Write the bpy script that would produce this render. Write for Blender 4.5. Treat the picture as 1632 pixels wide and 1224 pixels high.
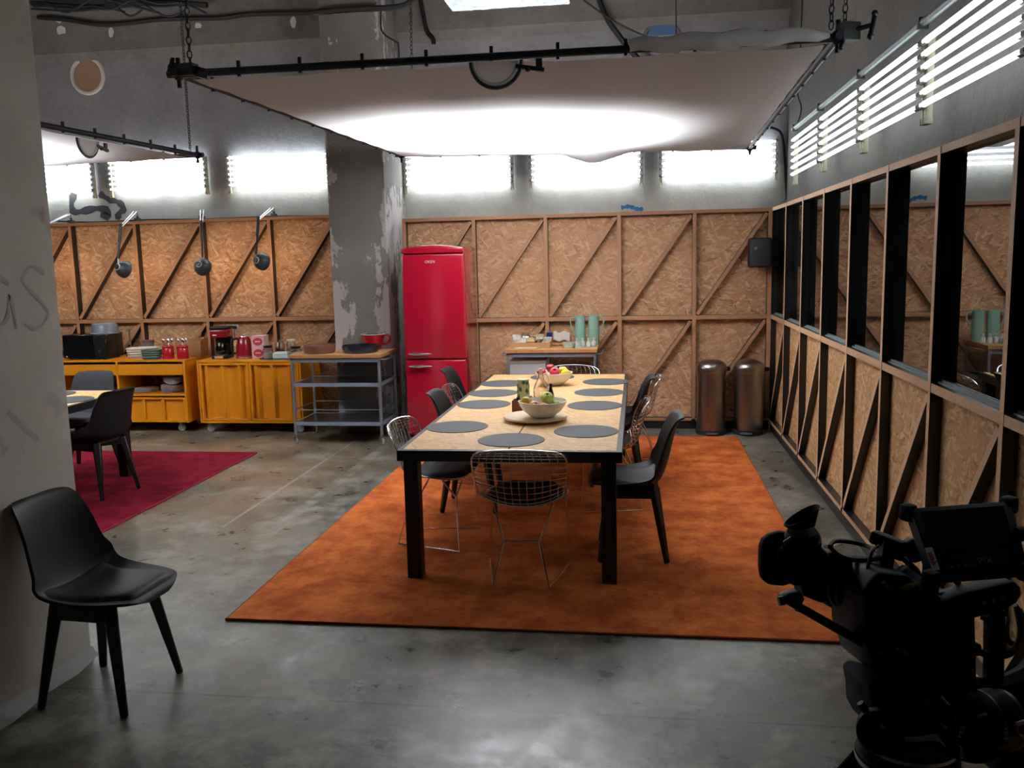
import bpy, bmesh, math, random
import numpy as np
from mathutils import Vector, Matrix
random.seed(7)
for o in list(bpy.data.objects): bpy.data.objects.remove(o)
SC = bpy.context.scene
COL = SC.collection
PI = math.pi

# ------------------------------------------------------------------ camera
F_PX, PITCH, YAW, ROLL, EYE = 1394.0, 0.1410, -0.1445, -0.0235, 1.75
_f = Vector((math.sin(YAW)*math.cos(PITCH), math.cos(YAW)*math.cos(PITCH), -math.sin(PITCH)))
_r = Vector((math.cos(YAW), -math.sin(YAW), 0)); _u = _r.cross(_f)
CR = math.cos(ROLL)*_r + math.sin(ROLL)*_u
CU = -math.sin(ROLL)*_r + math.cos(ROLL)*_u
CF = _f
EYEP = Vector((0, 0, EYE))
cam = bpy.data.cameras.new('camera'); camo = bpy.data.objects.new('camera', cam); COL.objects.link(camo)
cam.sensor_width = 36.0; cam.lens = 36.0*F_PX/1632.0; cam.clip_start = 0.02
camo.matrix_world = Matrix(((CR.x, CU.x, -CF.x, 0), (CR.y, CU.y, -CF.y, 0), (CR.z, CU.z, -CF.z, EYE), (0, 0, 0, 1)))
SC.camera = camo
def ray(px, py): return CF + CR*((px-816)/F_PX) - CU*((py-612)/F_PX)
def onZ(px, py, z=0.0):
    d = ray(px, py); return EYEP + d*((z-EYE)/d.z)
def onY(px, py, y):
    d = ray(px, py); return EYEP + d*(y/d.y)
def onX(px, py, x):
    d = ray(px, py); return EYEP + d*(x/d.x)
def deep(px, py, d): return EYEP + ray(px, py)*d

# ------------------------------------------------------------------ world, exposure
W = bpy.data.worlds.new('world'); SC.world = W; W.use_nodes = True
W.node_tree.nodes['Background'].inputs[0].default_value = (0.75, 0.85, 1.0, 1)
W.node_tree.nodes['Background'].inputs[1].default_value = 0.02
SC.view_settings.view_transform = 'Standard'; SC.view_settings.look = 'None'
SC.view_settings.gamma = 1.0; SC.view_settings.use_curve_mapping = False
SC.view_settings.exposure = -0.4
TUBE_POWER = 20.0       # emission of the fluorescent tubes on the back wall
TUBE_POWER_SIDE = 7.0   # the older tubes over the partition
CLOTH_LAMP = 350.0      # lamps above the hanging diffusion cloths (W)
DESK_LAMP = 5.0

# ------------------------------------------------------------------ materials
def lin(c):
    if isinstance(c, str):
        c = [int(c[i:i+2], 16)/255 for i in (0, 2, 4)]
    return tuple((v/12.92 if v <= 0.04045 else ((v+0.055)/1.055)**2.4) for v in c)+(1.0,)
MATS = {}
class NT:
    def __init__(s, name):
        s.m = bpy.data.materials.new(name); s.m.use_nodes = True; s.t = s.m.node_tree
        s.b = s.t.nodes['Principled BSDF']; s.out = s.t.nodes['Material Output']; MATS[name] = s.m
    def n(s, typ, **kw):
        x = s.t.nodes.new(typ)
        for k, v in kw.items():
            if isinstance(k, str) and hasattr(x, k) and k not in ('Scale',): setattr(x, k, v)
            else: x.inputs[k].default_value = v
        return x
    def l(s, a, b): s.t.links.new(a, b)
    def math(s, op, a, b=None, c=None, clamp=False):
        x = s.t.nodes.new('ShaderNodeMath'); x.operation = op; x.use_clamp = clamp
        for i, v in enumerate((a, b, c)):
            if v is None: continue
            if isinstance(v, (int, float)): x.inputs[i].default_value = v
            else: s.l(v, x.inputs[i])
        return x.outputs[0]
    def mix(s, fac, a, b):
        x = s.t.nodes.new('ShaderNodeMix'); x.data_type = 'RGBA'
        for i, v in ((0, fac), (6, a), (7, b)):
            if isinstance(v, (int, float)): x.inputs[i].default_value = v
            elif isinstance(v, tuple): x.inputs[i].default_value = v
            else: s.l(v, x.inputs[i])
        return x.outputs[2]
    def ramp(s, fac, stops):
        x = s.t.nodes.new('ShaderNodeValToRGB'); e = x.color_ramp.elements
        while len(e) < len(stops): e.new(0.5)
        for k, (p, c) in enumerate(stops): e[k].position = p; e[k].color = c
        s.l(fac, x.inputs[0]); return x.outputs[0]
    def noise(s, vec, scale, detail=4, rough=0.55):
        x = s.t.nodes.new('ShaderNodeTexNoise'); x.inputs['Scale'].default_value = scale
        x.inputs['Detail'].default_value = detail; x.inputs['Roughness'].default_value = rough
        if vec is not None: s.l(vec, x.inputs['Vector'])
        return x.outputs['Fac']
    def bump(s, h, strength, dist=0.01):
        x = s.t.nodes.new('ShaderNodeBump'); x.inputs['Strength'].default_value = strength
        x.inputs['Distance'].default_value = dist; s.l(h, x.inputs['Height']); s.l(x.outputs[0], s.b.inputs['Normal'])
    def obj(s): return s.t.nodes.new('ShaderNodeTexCoord').outputs['Object']
    def geo(s): return s.t.nodes.new('ShaderNodeNewGeometry').outputs['Position']
def plain(name, c, rough=0.5, metal=0.0, spec=0.5, var=0.0, scale=20, bump=0.0, coat=0.0, sheen=0.0):
    t = NT(name); c = lin(c); b = t.b
    b.inputs['Base Color'].default_value = c; b.inputs['Roughness'].default_value = rough
    b.inputs['Metallic'].default_value = metal; b.inputs['Specular IOR Level'].default_value = spec
    b.inputs['Coat Weight'].default_value = coat; b.inputs['Coat Roughness'].default_value = 0.08
    b.inputs['Sheen Weight'].default_value = sheen
    if var or bump:
        nz = t.noise(t.obj(), scale)
        if var:
            lo = tuple(v*(1-var) for v in c[:3])+(1,); hi = tuple(min(1, v*(1+var)) for v in c[:3])+(1,)
            t.l(t.ramp(nz, [(0.3, lo), (0.7, hi)]), b.inputs['Base Color'])
        if bump: t.bump(nz, bump)
    return t.m
def emit(name, c, strength):
    t = NT(name); e = t.t.nodes.new('ShaderNodeEmission'); e.inputs[0].default_value = lin(c); e.inputs[1].default_value = strength
    t.l(e.outputs[0], t.out.inputs[0]); return t.m
def glassy(name, c, rough=0.0, ior=1.45):
    t = NT(name); t.b.inputs['Base Color'].default_value = lin(c); t.b.inputs['Transmission Weight'].default_value = 1.0
    t.b.inputs['Roughness'].default_value = rough; t.b.inputs['IOR'].default_value = ior; return t.m

def osb(name, dark, mid, light, rough=0.62, scale=(9.5, 52.0)):
    t = NT(name)
    uv = t.t.nodes.new('ShaderNodeTexCoord').outputs['UV']
    rnd = t.t.nodes.new('ShaderNodeObjectInfo').outputs['Random']
    off = t.t.nodes.new('ShaderNodeCombineXYZ'); t.l(t.math('MULTIPLY', rnd, 37.0), off.inputs[0]); t.l(t.math('MULTIPLY', rnd, 91.0), off.inputs[1])
    add = t.t.nodes.new('ShaderNodeVectorMath'); add.operation = 'ADD'; t.l(uv, add.inputs[0]); t.l(off.outputs[0], add.inputs[1])
    # a little warp so that strands are not perfect cells
    wn = t.t.nodes.new('ShaderNodeTexNoise'); wn.inputs['Scale'].default_value = 9; t.l(add.outputs[0], wn.inputs['Vector'])
    wv = t.t.nodes.new('ShaderNodeVectorMath'); wv.operation = 'MULTIPLY_ADD'; wv.inputs[1].default_value = (0.05, 0.05, 0)
    t.l(wn.outputs['Color'], wv.inputs[0]); t.l(add.outputs[0], wv.inputs[2])
    h = tone = None
    for k, (ang, sx, sy) in enumerate(((0.35, 1, 1), (-0.6, 1.15, 0.9), (1.15, 0.9, 1.1), (-0.1, 1.6, 1.3))):
        mp = t.t.nodes.new('ShaderNodeVectorRotate'); mp.rotation_type = 'Z_AXIS'; mp.inputs['Angle'].default_value = ang
        t.l(wv.outputs[0], mp.inputs['Vector'])
        sc = t.t.nodes.new('ShaderNodeVectorMath'); sc.operation = 'MULTIPLY'; sc.inputs[1].default_value = (scale[0]*sx, scale[1]*sy, 1)
        t.l(mp.outputs[0], sc.inputs[0])
        vo = t.t.nodes.new('ShaderNodeTexVoronoi'); vo.voronoi_dimensions = '2D'; vo.inputs['Scale'].default_value = 1
        t.l(sc.outputs[0], vo.inputs['Vector'])
        sp = t.t.nodes.new('ShaderNodeSeparateColor'); t.l(vo.outputs['Color'], sp.inputs[0])
        if h is None: h, tone = sp.outputs[0], sp.outputs[1]
        else:
            sel = t.math('GREATER_THAN', sp.outputs[0], h)
            inv = t.math('SUBTRACT', 1.0, sel)
            tone = t.math('ADD', t.math('MULTIPLY', sel, sp.outputs[1]), t.math('MULTIPLY', inv, tone))
            h = t.math('MAXIMUM', h, sp.outputs[0])
    big = t.noise(add.outputs[0], 2.2, 3)
    fine = t.noise(wv.outputs[0], 60, 4, 0.7)
    tone = t.math('ADD', t.math('MULTIPLY', tone, 0.62), t.math('ADD', t.math('MULTIPLY', big, 0.22), t.math('MULTIPLY', fine, 0.22)))
    c = t.ramp(tone, [(0.12, lin(dark)), (0.33, lin(mid)), (0.55, lin(mid)), (0.88, lin(light))])
    t.l(c, t.b.inputs['Base Color']); t.b.inputs['Roughness'].default_value = rough
    t.b.inputs['Specular IOR Level'].default_value = 0.3
    t.bump(h, 0.25, 0.004)
    return t.m

def concrete(name, c0, c1, scale=1.6, rough=0.85, fine=0.35, bump=0.3):
    t = NT(name); p = t.geo()
    a = t.noise(p, scale, 6, 0.6); b = t.noise(p, scale*9, 5, 0.6); c = t.noise(p, scale*60, 2)
    m = t.math('ADD', t.math('MULTIPLY', a, 1-fine), t.math('MULTIPLY', b, fine))
    t.l(t.ramp(m, [(0.32, lin(c0)), (0.68, lin(c1))]), t.b.inputs['Base Color'])
    t.b.inputs['Roughness'].default_value = rough
    t.bump(t.math('ADD', b, t.math('MULTIPLY', c, 0.4)), bump, 0.02)
    return t

osb('osb_warm', '6e462c', 'b98a66', 'ddb892')
osb('osb_lit', '7c522c', 'c49868', 'e6c89c')  # right partition boards: the stronger light there is put into paler colours
osb('osb_table', 'b4804a', 'dcae76', 'ecca98', rough=0.5)
plain('ply_edge', 'a87a58', 0.6, var=0.12, scale=60); plain('ply_edge_lit', 'dcb590', 0.6, var=0.12, scale=60)  # right partition's edge copy is paler: tube light put into its colour
plain('film_black', '17161a', 0.35)
plain('film_brown', '2a211d', 0.4)
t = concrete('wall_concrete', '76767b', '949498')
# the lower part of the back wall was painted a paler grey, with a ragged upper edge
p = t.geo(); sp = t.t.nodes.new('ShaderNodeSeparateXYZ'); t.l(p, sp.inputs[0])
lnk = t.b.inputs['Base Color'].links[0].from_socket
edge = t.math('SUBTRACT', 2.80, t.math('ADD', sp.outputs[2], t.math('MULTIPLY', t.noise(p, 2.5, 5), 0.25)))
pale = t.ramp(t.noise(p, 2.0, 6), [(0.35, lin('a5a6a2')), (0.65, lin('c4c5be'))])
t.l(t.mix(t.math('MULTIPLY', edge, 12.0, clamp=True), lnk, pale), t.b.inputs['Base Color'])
concrete('wall_dark', '45423f', '5a5551')
concrete('beam_concrete', '5d5b58', '7b7974')
concrete('pillar_paint', '84827f', '9d9b98', scale=0.9, fine=0.2, bump=0.12)
# the pillar carries faded grey, green and red paint traces low down
t = NT('pillar_worn'); p = t.geo()
base = t.ramp(t.noise(p, 1.4, 6, 0.6), [(0.3, lin('b0ada6')), (0.7, lin('cac7c0'))])
base = t.mix(t.ramp(t.noise(p, 3.1, 3), [(0.62, (0, 0, 0, 1)), (0.72, (0.55, 0.55, 0.55, 1))]), base, lin('858588'))
base = t.mix(t.ramp(t.noise(p, 4.7, 4), [(0.66, (0, 0, 0, 1)), (0.76, (0.5, 0.5, 0.5, 1))]), base, lin('6f4a47'))
base = t.mix(t.ramp(t.noise(p, 6.3, 3), [(0.68, (0, 0, 0, 1)), (0.78, (0.5, 0.5, 0.5, 1))]), base, lin('5d7468'))
t.l(base, t.b.inputs['Base Color']); t.b.inputs['Roughness'].default_value = 0.8; t.bump(t.noise(p, 30, 4), 0.15)
# flaked plaster column
t = NT('column_flaked'); p = t.geo()
sp = t.t.nodes.new('ShaderNodeSeparateXYZ'); t.l(p, sp.inputs[0])
st = t.t.nodes.new('ShaderNodeVectorMath'); st.operation = 'MULTIPLY'; st.inputs[1].default_value = (1.6, 1.6, 0.8); t.l(p, st.inputs[0])
fl = t.noise(st.outputs[0], 2.2, 9, 0.68)
edge = t.math('MULTIPLY', t.math('ABSOLUTE', t.math('ADD', sp.outputs[0], 2.80)), 0.5)
band = t.math('SUBTRACT', 1.0, t.math('ABSOLUTE', t.math('MULTIPLY', t.math('SUBTRACT', sp.outputs[2], 1.25), 0.55)), clamp=True)
fl = t.math('ADD', t.math('ADD', fl, edge), t.math('MULTIPLY', band, 0.10))
msk = t.ramp(fl, [(0.685, (0, 0, 0, 1)), (0.70, (1, 1, 1, 1))])
base = t.ramp(t.noise(p, 1.3, 5), [(0.3, lin('63605d')), (0.7, lin('7f7b75'))])
t.l(t.mix(msk, base, lin('b3adac')), t.b.inputs['Base Color']); t.b.inputs['Roughness'].default_value = 0.85
t.bump(msk, 0.3, 0.01)
# polished concrete floor
t = NT('floor_concrete'); p = t.geo()
sp = t.t.nodes.new('ShaderNodeSeparateXYZ'); t.l(p, sp.inputs[0])
X_, Y_ = sp.outputs[0], sp.outputs[1]
a = t.noise(p, 0.7, 8, 0.62); b2 = t.noise(p, 5, 6, 0.65); spk = t.noise(p, 14, 4, 0.7)
m = t.math('ADD', t.math('MULTIPLY', a, 0.5), t.math('ADD', t.math('MULTIPLY', b2, 0.32), t.math('MULTIPLY', spk, 0.18)))
base = t.ramp(m, [(0.40, lin('393731')), (0.5, lin('57554c')), (0.60, lin('807d71'))])
left = t.ramp(t.math('MULTIPLY', X_, -1.0), [(0.0, (0, 0, 0, 1)), (1.0, (1, 1, 1, 1))])
far = t.math('MULTIPLY', t.math('SUBTRACT', Y_, 4.2), 0.6, clamp=True)
brown = t.math('MULTIPLY', t.math('MULTIPLY', t.math('MULTIPLY', t.math('SUBTRACT', 0.0, t.math('ADD', X_, 1.9)), 1.2, clamp=True), far), t.ramp(t.noise(p, 0.9, 4), [(0.38, (0, 0, 0, 1)), (0.55, (1, 1, 1, 1))]))
base = t.mix(t.math('MULTIPLY', brown, 0.75), base, lin('786650'))
def band_mask(coord, c0, w, other=None, lo=None, hi=None):
    k = t.math('LESS_THAN', t.math('ABSOLUTE', t.math('SUBTRACT', coord, c0)), w)
    if other is not None:
        k = t.math('MULTIPLY', k, t.math('MULTIPLY', t.math('GREATER_THAN', other, lo), t.math('LESS_THAN', other, hi)))
    return k
wear = t.ramp(t.noise(p, 6, 5, 0.7), [(0.4, (0, 0, 0, 1)), (0.6, (1, 1, 1, 1))])
base = t.mix(t.math('MULTIPLY', band_mask(X_, -2.795, 0.012, Y_, 5.4, 8.7), 0.55), base, lin('aaa9a4'))
base = t.mix(t.math('MULTIPLY', t.math('MULTIPLY', band_mask(X_, -2.41, 0.045, Y_, 5.2, 8.0), wear), 0.6), base, lin('9a9892'))
base = t.mix(t.math('MULTIPLY', band_mask(Y_, 3.18, 0.006), 0.8), base, lin('2b2a29'))
scuff = t.noise(p, 2.3, 9, 0.72)
base = t.mix(t.ramp(scuff, [(0.50, (0, 0, 0, 1)), (0.62, (0.6, 0.6, 0.6, 1))]), base, lin('9a978c'))
base = t.mix(t.ramp(t.noise(p, 3.7, 7, 0.7), [(0.52, (0, 0, 0, 1)), (0.8, (0.5, 0.5, 0.5, 1))]), base, lin('2f2e2b'))
t.l(base, t.b.inputs['Base Color'])
t.l(t.ramp(b2, [(0.3, (0.24,)*3+(1,)), (0.7, (0.44,)*3+(1,))]), t.b.inputs['Roughness'])
t.b.inputs['Specular IOR Level'].default_value = 0.45
t.bump(b2, 0.08, 0.01)
def carpet(name, c0, c1):
    t = NT(name); p = t.geo()
    a = t.noise(p, 4.2, 7, 0.68); f = t.noise(p, 260, 2); g = t.noise(p, 38, 3)
    m = t.math('ADD', t.math('MULTIPLY', a, 0.7), t.math('ADD', t.math('MULTIPLY', f, 0.15), t.math('MULTIPLY', g, 0.15)))
    t.l(t.ramp(m, [(0.41, lin(c0)), (0.59, lin(c1))]), t.b.inputs['Base Color'])
    t.b.inputs['Roughness'].default_value = 0.95; t.b.inputs['Specular IOR Level'].default_value = 0.1
    t.bump(t.math('ADD', f, g), 0.5, 0.006); return t.m
carpet('carpet_orange', '9c4a22', 'c86f38')
carpet('carpet_red', '600a1b', '82182e')
plain('carpet_trim_orange', '96431c', 0.9); plain('carpet_trim_red', '8d1a38', 0.9)
plain('black_plastic', '0c0d0f', 0.55, spec=0.3); plain('black_leather', '0e1012', 0.55, spec=0.3, var=0.1, scale=200, bump=0.05)
plain('black_wood', '0f0f11', 0.5); plain('black_metal', '0c0c0e', 0.45); plain('grey_fabric', '323438', 0.9)
plain('chrome', 'f2f2f4', 0.2, 1.0); plain('steel', 'bcc0c6', 0.32, 1.0); plain('steel_brushed', '948e8a', 0.3, 1.0)
plain('steel_blue', '8e97a8', 0.45, 0.3); plain('trolley_steel', '8f9298', 0.36, 0.55); plain('shelf_steel', '84868a', 0.25, 0.9); plain('wheel_grey', '808184', 0.5)
plain('galvanised', '9aa6a8', 0.5, 0.6); plain('rubber', '1a1a1b', 0.7); plain('caster_grey', 'a9abaf', 0.5)
plain('rig_black', '0b0b0d', 0.55, spec=0.25); plain('rig_grey', '2b2d33', 0.5); plain('rig_cloth', '222735', 0.9); plain('rig_dark_steel', '6a6a6c', 0.4, 0.8)
plain('yellow_paint', 'd8880c', 0.42, var=0.05, scale=6); plain('yellow_dark', 'a5640c', 0.5)
plain('red_enamel', '9e0f28', 0.18, coat=0.6); plain('red_dark', '8e0f20', 0.25, coat=0.4); plain('red_gloss', 'b01224', 0.25, coat=0.4)
plain('butcher', 'c79a63', 0.5, var=0.18, scale=18); plain('butcher_edge', 'b07a4c', 0.55, var=0.15, scale=40)
plain('white_ceramic', 'f2eeea', 0.3); plain('white_plastic', 'e8e6e0', 0.5); plain('cream_plastic', 'cfc8ae', 0.5); plain('board_wood', 'dcc4a2', 0.55, var=0.06)
plain('placemat', '3b3e41', 0.7, var=0.12, scale=160, bump=0.3)
plain('apple_red', 'a8202e', 0.35, var=0.2, scale=30); plain('apple_yellow', 'd0a43a', 0.4, var=0.2, scale=25)
plain('apple_green', 'a9b548', 0.4, var=0.15, scale=25); plain('apple_peach', 'd8955a', 0.4, var=0.25, scale=25); plain('lemon', 'd8bb22', 0.45, var=0.1)
plain('stem', '4a3522', 0.8); plain('mint', '86ad9c', 0.45); plain('dish_blue', '141d2c', 0.2, coat=0.4); plain('dish_brown', '74493c', 0.5)
plain('basket_white', 'd6d2c8', 0.8, bump=0.5, scale=90); plain('basket_green', '55655a', 0.8, bump=0.5, scale=90)
plain('paper_bag', 'a87c50', 0.8); plain('card_pink', 'd9aeb0', 0.6); plain('card_red', 'b8303c', 0.6); plain('paper_white', 'e3e0dd', 0.8)
plain('card_tan', 'b09468', 0.6); plain('crisp_foil', 'cfc3ac', 0.35, 0.3, var=0.4, scale=40); plain('bread', '9a6a42', 0.8, var=0.3, scale=60); plain('can_blue', '1e3c80', 0.35, 0.3)
plain('tin_green', 'c2cf9e', 0.45); plain('tin_dark', '3f6a5e', 0.45); plain('leaf_glass', 'c9d6d2', 0.15)
plain('disc_grey', '8b8d92', 0.6); plain('lamp_grey', '3d4449', 0.4, 0.2); plain('socket_white', 'e9e8e6', 0.4); plain('speaker_black', '141519', 0.6)
plain('microwave_black', '0b0b0d', 0.18); plain('clear_bowl', '6a7078', 0.25); plain('foil', 'd3d8e2', 0.22, 1.0, bump=0.6, scale=18)
plain('tarp_blue', '4d6f96', 0.7); plain('cardboard', '9c8068', 0.8); plain('paint_blue', '2d6d9e', 0.8); plain('paint_dark', '47464e', 0.85); plain('plaster_white', 'cdc9c0', 0.9)
plain('sill_paint', '7f8c8d', 0.5); plain('tape_lime', 'a9b23a', 0.6); plain('sticker_white', 'ffffff', 0.5); plain('ink_red', 'b03046', 0.6); plain('ink_light', 'f4f4fa', 0.6)
plain('pipe_dark', '2b303a', 0.5, 0.4); plain('chain_dark', '2a2a2c', 0.45, 0.7); plain('cable_black', '131315', 0.6); plain('wire_white', 'b9b6ad', 0.6)
plain('red_tag', '9c1626', 0.5); plain('plate_white', 'd2cdd0', 0.35)
glassy('clear_glass', 'f4f6f6'); glassy('tinted_glass', 'f6f4f0', 0.0)
t = NT('smoked_mirror_glass'); t.b.inputs['Base Color'].default_value = (0.004, 0.005, 0.005, 1); t.b.inputs['Roughness'].default_value = 0.012
t.b.inputs['IOR'].default_value = 2.7; t.b.inputs['Specular IOR Level'].default_value = 0.5
emit('tube_glow', 'f4fbff', TUBE_POWER); emit('tube_glow_soft', 'f0fdff', TUBE_POWER_SIDE); emit('bulb_glow', 'ffd9a0', 30.0)
t = NT('diffusion_cloth'); d = t.t.nodes.new('ShaderNodeBsdfDiffuse'); tr = t.t.nodes.new('ShaderNodeBsdfTranslucent'); mx = t.t.nodes.new('ShaderNodeMixShader')
d.inputs[0].default_value = (0.80, 0.74, 0.72, 1); tr.inputs[0].default_value = (0.86, 0.86, 0.88, 1); mx.inputs[0].default_value = 0.55
t.l(d.outputs[0], mx.inputs[1]); t.l(tr.outputs[0], mx.inputs[2]); t.l(mx.outputs[0], t.out.inputs[0])

# ------------------------------------------------------------------ mesh helpers
class MB:
    def __init__(s): s.v = []; s.f = []; s.mi = []
    def add(s, vs, fs, mi=0):
        k = len(s.v); s.v += [tuple(v) for v in vs]; s.f += [tuple(i+k for i in f) for f in fs]; s.mi += [mi]*len(fs); return s
    def box(s, c, d, M=None, mi=0):
        hx, hy, hz = d[0]/2, d[1]/2, d[2]/2
        vs = [Vector((x, y, z)) for z in (-hz, hz) for y in (-hy, hy) for x in (-hx, hx)]
        if M is not None: vs = [M @ v for v in vs]
        vs = [v+Vector(c) for v in vs]
        return s.add(vs, [(0, 2, 3, 1), (4, 5, 7, 6), (0, 1, 5, 4), (2, 6, 7, 3), (0, 4, 6, 2), (1, 3, 7, 5)], mi)
    def b2(s, lo, hi, mi=0):
        return s.box([(a+b)/2 for a, b in zip(lo, hi)], [abs(b-a) for a, b in zip(lo, hi)], None, mi)
    def beam(s, p0, p1, w, h, up=(0, 0, 1), w1=None, h1=None, mi=0):
        p0 = Vector(p0); p1 = Vector(p1); d = (p1-p0).normalized(); u = Vector(up)
        if abs(d.dot(u)) > 0.98: u = Vector((0, 1, 0))
        x = d.cross(u).normalized(); z = x.cross(d); w1 = w1 or w; h1 = h1 or h; vs = []
        for p, a, b in ((p0, w, h), (p1, w1, h1)):
            for sx, sz in ((-1, -1), (1, -1), (1, 1), (-1, 1)): vs.append(p+x*(sx*a/2)+z*(sz*b/2))
        return s.add(vs, [(3, 2, 1, 0), (4, 5, 6, 7), (0, 1, 5, 4), (1, 2, 6, 5), (2, 3, 7, 6), (3, 0, 4, 7)], mi)
    def tube(s, pts, r, n=8, closed=False, mi=0, cap=True):
        P = [Vector(p) for p in pts]; N = len(P); R = r if isinstance(r, (list, tuple)) else [r]*N
        T = []
        for i in range(N):
            a = P[(i-1) % N] if (closed or i > 0) else P[i]; b = P[(i+1) % N] if (closed or i < N-1) else P[i]
            T.append((b-a).normalized())
        u = T[0].orthogonal().normalized(); vs = []
        for i in range(N):
            u = (u-T[i]*u.dot(T[i]))
            u = u.normalized() if u.length > 1e-6 else T[i].orthogonal().normalized()
            w = T[i].cross(u)
            for k in range(n):
                a = 2*PI*k/n; vs.append(P[i]+(u*math.cos(a)+w*math.sin(a))*R[i])
        fs = []
        for i in range(N if closed else N-1):
            j = (i+1) % N
            for k in range(n): fs.append((i*n+k, i*n+(k+1) % n, j*n+(k+1) % n, j*n+k))
        if not closed and cap: fs.append(tuple(range(n-1, -1, -1))); fs.append(tuple((N-1)*n+k for k in range(n)))
        return s.add(vs, fs, mi)
    def cyl(s, p0, p1, r0, r1=None, n=14, mi=0): return s.tube([p0, p1], [r0, r0 if r1 is None else r1], n, mi=mi)
    def lathe(s, prof, n=24, c=(0, 0, 0), M=None, mi=0, sx=1.0, sy=1.0, cap=True):
        vs = []; fs = []; c = Vector(c)
        for (r, z) in prof:
            for k in range(n):
                a = 2*PI*k/n; v = Vector((r*math.cos(a)*sx, r*math.sin(a)*sy, z)); v = M @ v if M is not None else v; vs.append(v+c)
        for i in range(len(prof)-1):
            for k in range(n): fs.append((i*n+k, i*n+(k+1) % n, (i+1)*n+(k+1) % n, (i+1)*n+k))
        if cap:
            if prof[0][0] > 1e-5: fs.append(tuple(range(n-1, -1, -1)))
            if prof[-1][0] > 1e-5: fs.append(tuple((len(prof)-1)*n+k for k in range(n)))
        return s.add(vs, fs, mi)
    def ball(s, c, r, n=14, m=9, M=None, mi=0):
        r = r if isinstance(r, (list, tuple)) else (r, r, r)
        prof = [(max(1e-6, math.sin(PI*i/m)), -math.cos(PI*i/m)) for i in range(m+1)]
        S = Matrix.Diagonal(r); S = (M @ S) if M is not None else S
        return s.lathe(prof, n, c, S, mi, cap=False)
    def surf(s, fn, nu, nv, thick=0.0, nrm=None, mi=0):
        """closed sheet: fn(u,v)->Vector, u in -1..1, v in 0..1; thickness along the analytic normal"""
        G = [[fn(-1+2*i/nu, j/nv) for i in range(nu+1)] for j in range(nv+1)]
        if not thick:
            return s.add([p for row in G for p in row], [(j*(nu+1)+i, j*(nu+1)+i+1, (j+1)*(nu+1)+i+1, (j+1)*(nu+1)+i) for j in range(nv) for i in range(nu)], mi)
        B = []
        for j in range(nv+1):
            row = []
            for i in range(nu+1):
                du = G[j][min(nu, i+1)]-G[j][max(0, i-1)]; dv = G[min(nv, j+1)][i]-G[max(0, j-1)][i]
                nn = du.cross(dv); nn = nn.normalized() if nn.length > 1e-9 else Vector((0, 0, 1))
                row.append(G[j][i]-nn*thick)
            B.append(row)
        w = nu+1; n0 = w*(nv+1)
        vs = [p for row in G for p in row]+[p for row in B for p in row]; fs = []
        for j in range(nv):
            for i in range(nu):
                a = j*w+i; fs.append((a, a+1, a+w+1, a+w)); fs.append((n0+a, n0+a+w, n0+a+w+1, n0+a+1))
        for i in range(nu): fs.append((i, n0+i, n0+i+1, i+1)); a = nv*w+i; fs.append((a, a+1, n0+a+1, n0+a))
        for j in range(nv): a = j*w; fs.append((a, a+w, n0+a+w, n0+a)); a = j*w+nu; fs.append((a, n0+a, n0+a+w, a+w))
        return s.add(vs, fs, mi)
    def prism(s, pts, off, mi=0):
        """closed polygon pts (3D) extruded by vector off"""
        n = len(pts); P = [Vector(p) for p in pts]; Q = [p+Vector(off) for p in P]
        return s.add(P+Q, [tuple(range(n-1, -1, -1)), tuple(range(n, 2*n))]+[(i, (i+1) % n, n+(i+1) % n, n+i) for i in range(n)], mi)
    def xf(s, M):
        s.v = [tuple(M @ Vector(v)) for v in s.v]; return s
    def mesh(s, name, mats, bevel=0.0, seg=1, smooth=40, pick=None):
        me = bpy.data.meshes.new(name); me.from_pydata(s.v, [], s.f)
        mats = mats if isinstance(mats, (list, tuple)) else [mats]
        for m in mats: me.materials.append(MATS[m])
        for p_, i in zip(me.polygons, s.mi): p_.material_index = i
        bm = bmesh.new(); bm.from_mesh(me)
        bmesh.ops.recalc_face_normals(bm, faces=bm.faces[:])
        if bevel:
            ed = [e for e in bm.edges if len(e.link_faces) == 2 and e.calc_face_angle(0) > 0.6]
            bmesh.ops.bevel(bm, geom=ed, offset=bevel, segments=seg, affect='EDGES', profile=0.5, clamp_overlap=True)
        uvl = bm.loops.layers.uv.new('UVMap')
        for f in bm.faces:
            f.smooth = True; nrm = f.normal; ax = max(range(3), key=lambda k: abs(nrm[k]))
            if pick: f.material_index = pick(nrm)
            for lp in f.loops:
                c = lp.vert.co; lp[uvl].uv = ((c.y, c.z) if ax == 0 else (c.x, c.z) if ax == 1 else (c.x, c.y))
        bm.to_mesh(me); bm.free(); me.set_sharp_from_angle(angle=math.radians(smooth)); return me
    def build(s, name, mats, parent=None, **kw):
        return link(name, s.mesh(name, mats, **kw), parent)
def link(name, me, parent=None, loc=(0, 0, 0), rot=(0, 0, 0)):
    o = bpy.data.objects.new(name, me); COL.objects.link(o); o.location = loc; o.rotation_euler = rot
    if parent is not None: o.parent = parent
    return o
def tag(o, label, cat, group=None):
    o['label'] = label; o['category'] = cat
    if group: o['group'] = group
    return o
def thing(name, label, cat, loc=(0, 0, 0), rz=0.0, group=None):
    o = bpy.data.objects.new(name, None); COL.objects.link(o); o.location = loc; o.rotation_euler = (0, 0, rz); o.empty_display_size = 0.1
    return tag(o, label, cat, group)
def struct(o, label=None):
    o['kind'] = 'structure'
    if label: o['label'] = label
    return o
def sroot(name, label, loc=(0, 0, 0)):
    o = bpy.data.objects.new(name, None); COL.objects.link(o); o.location = loc; return struct(o, label)
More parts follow.
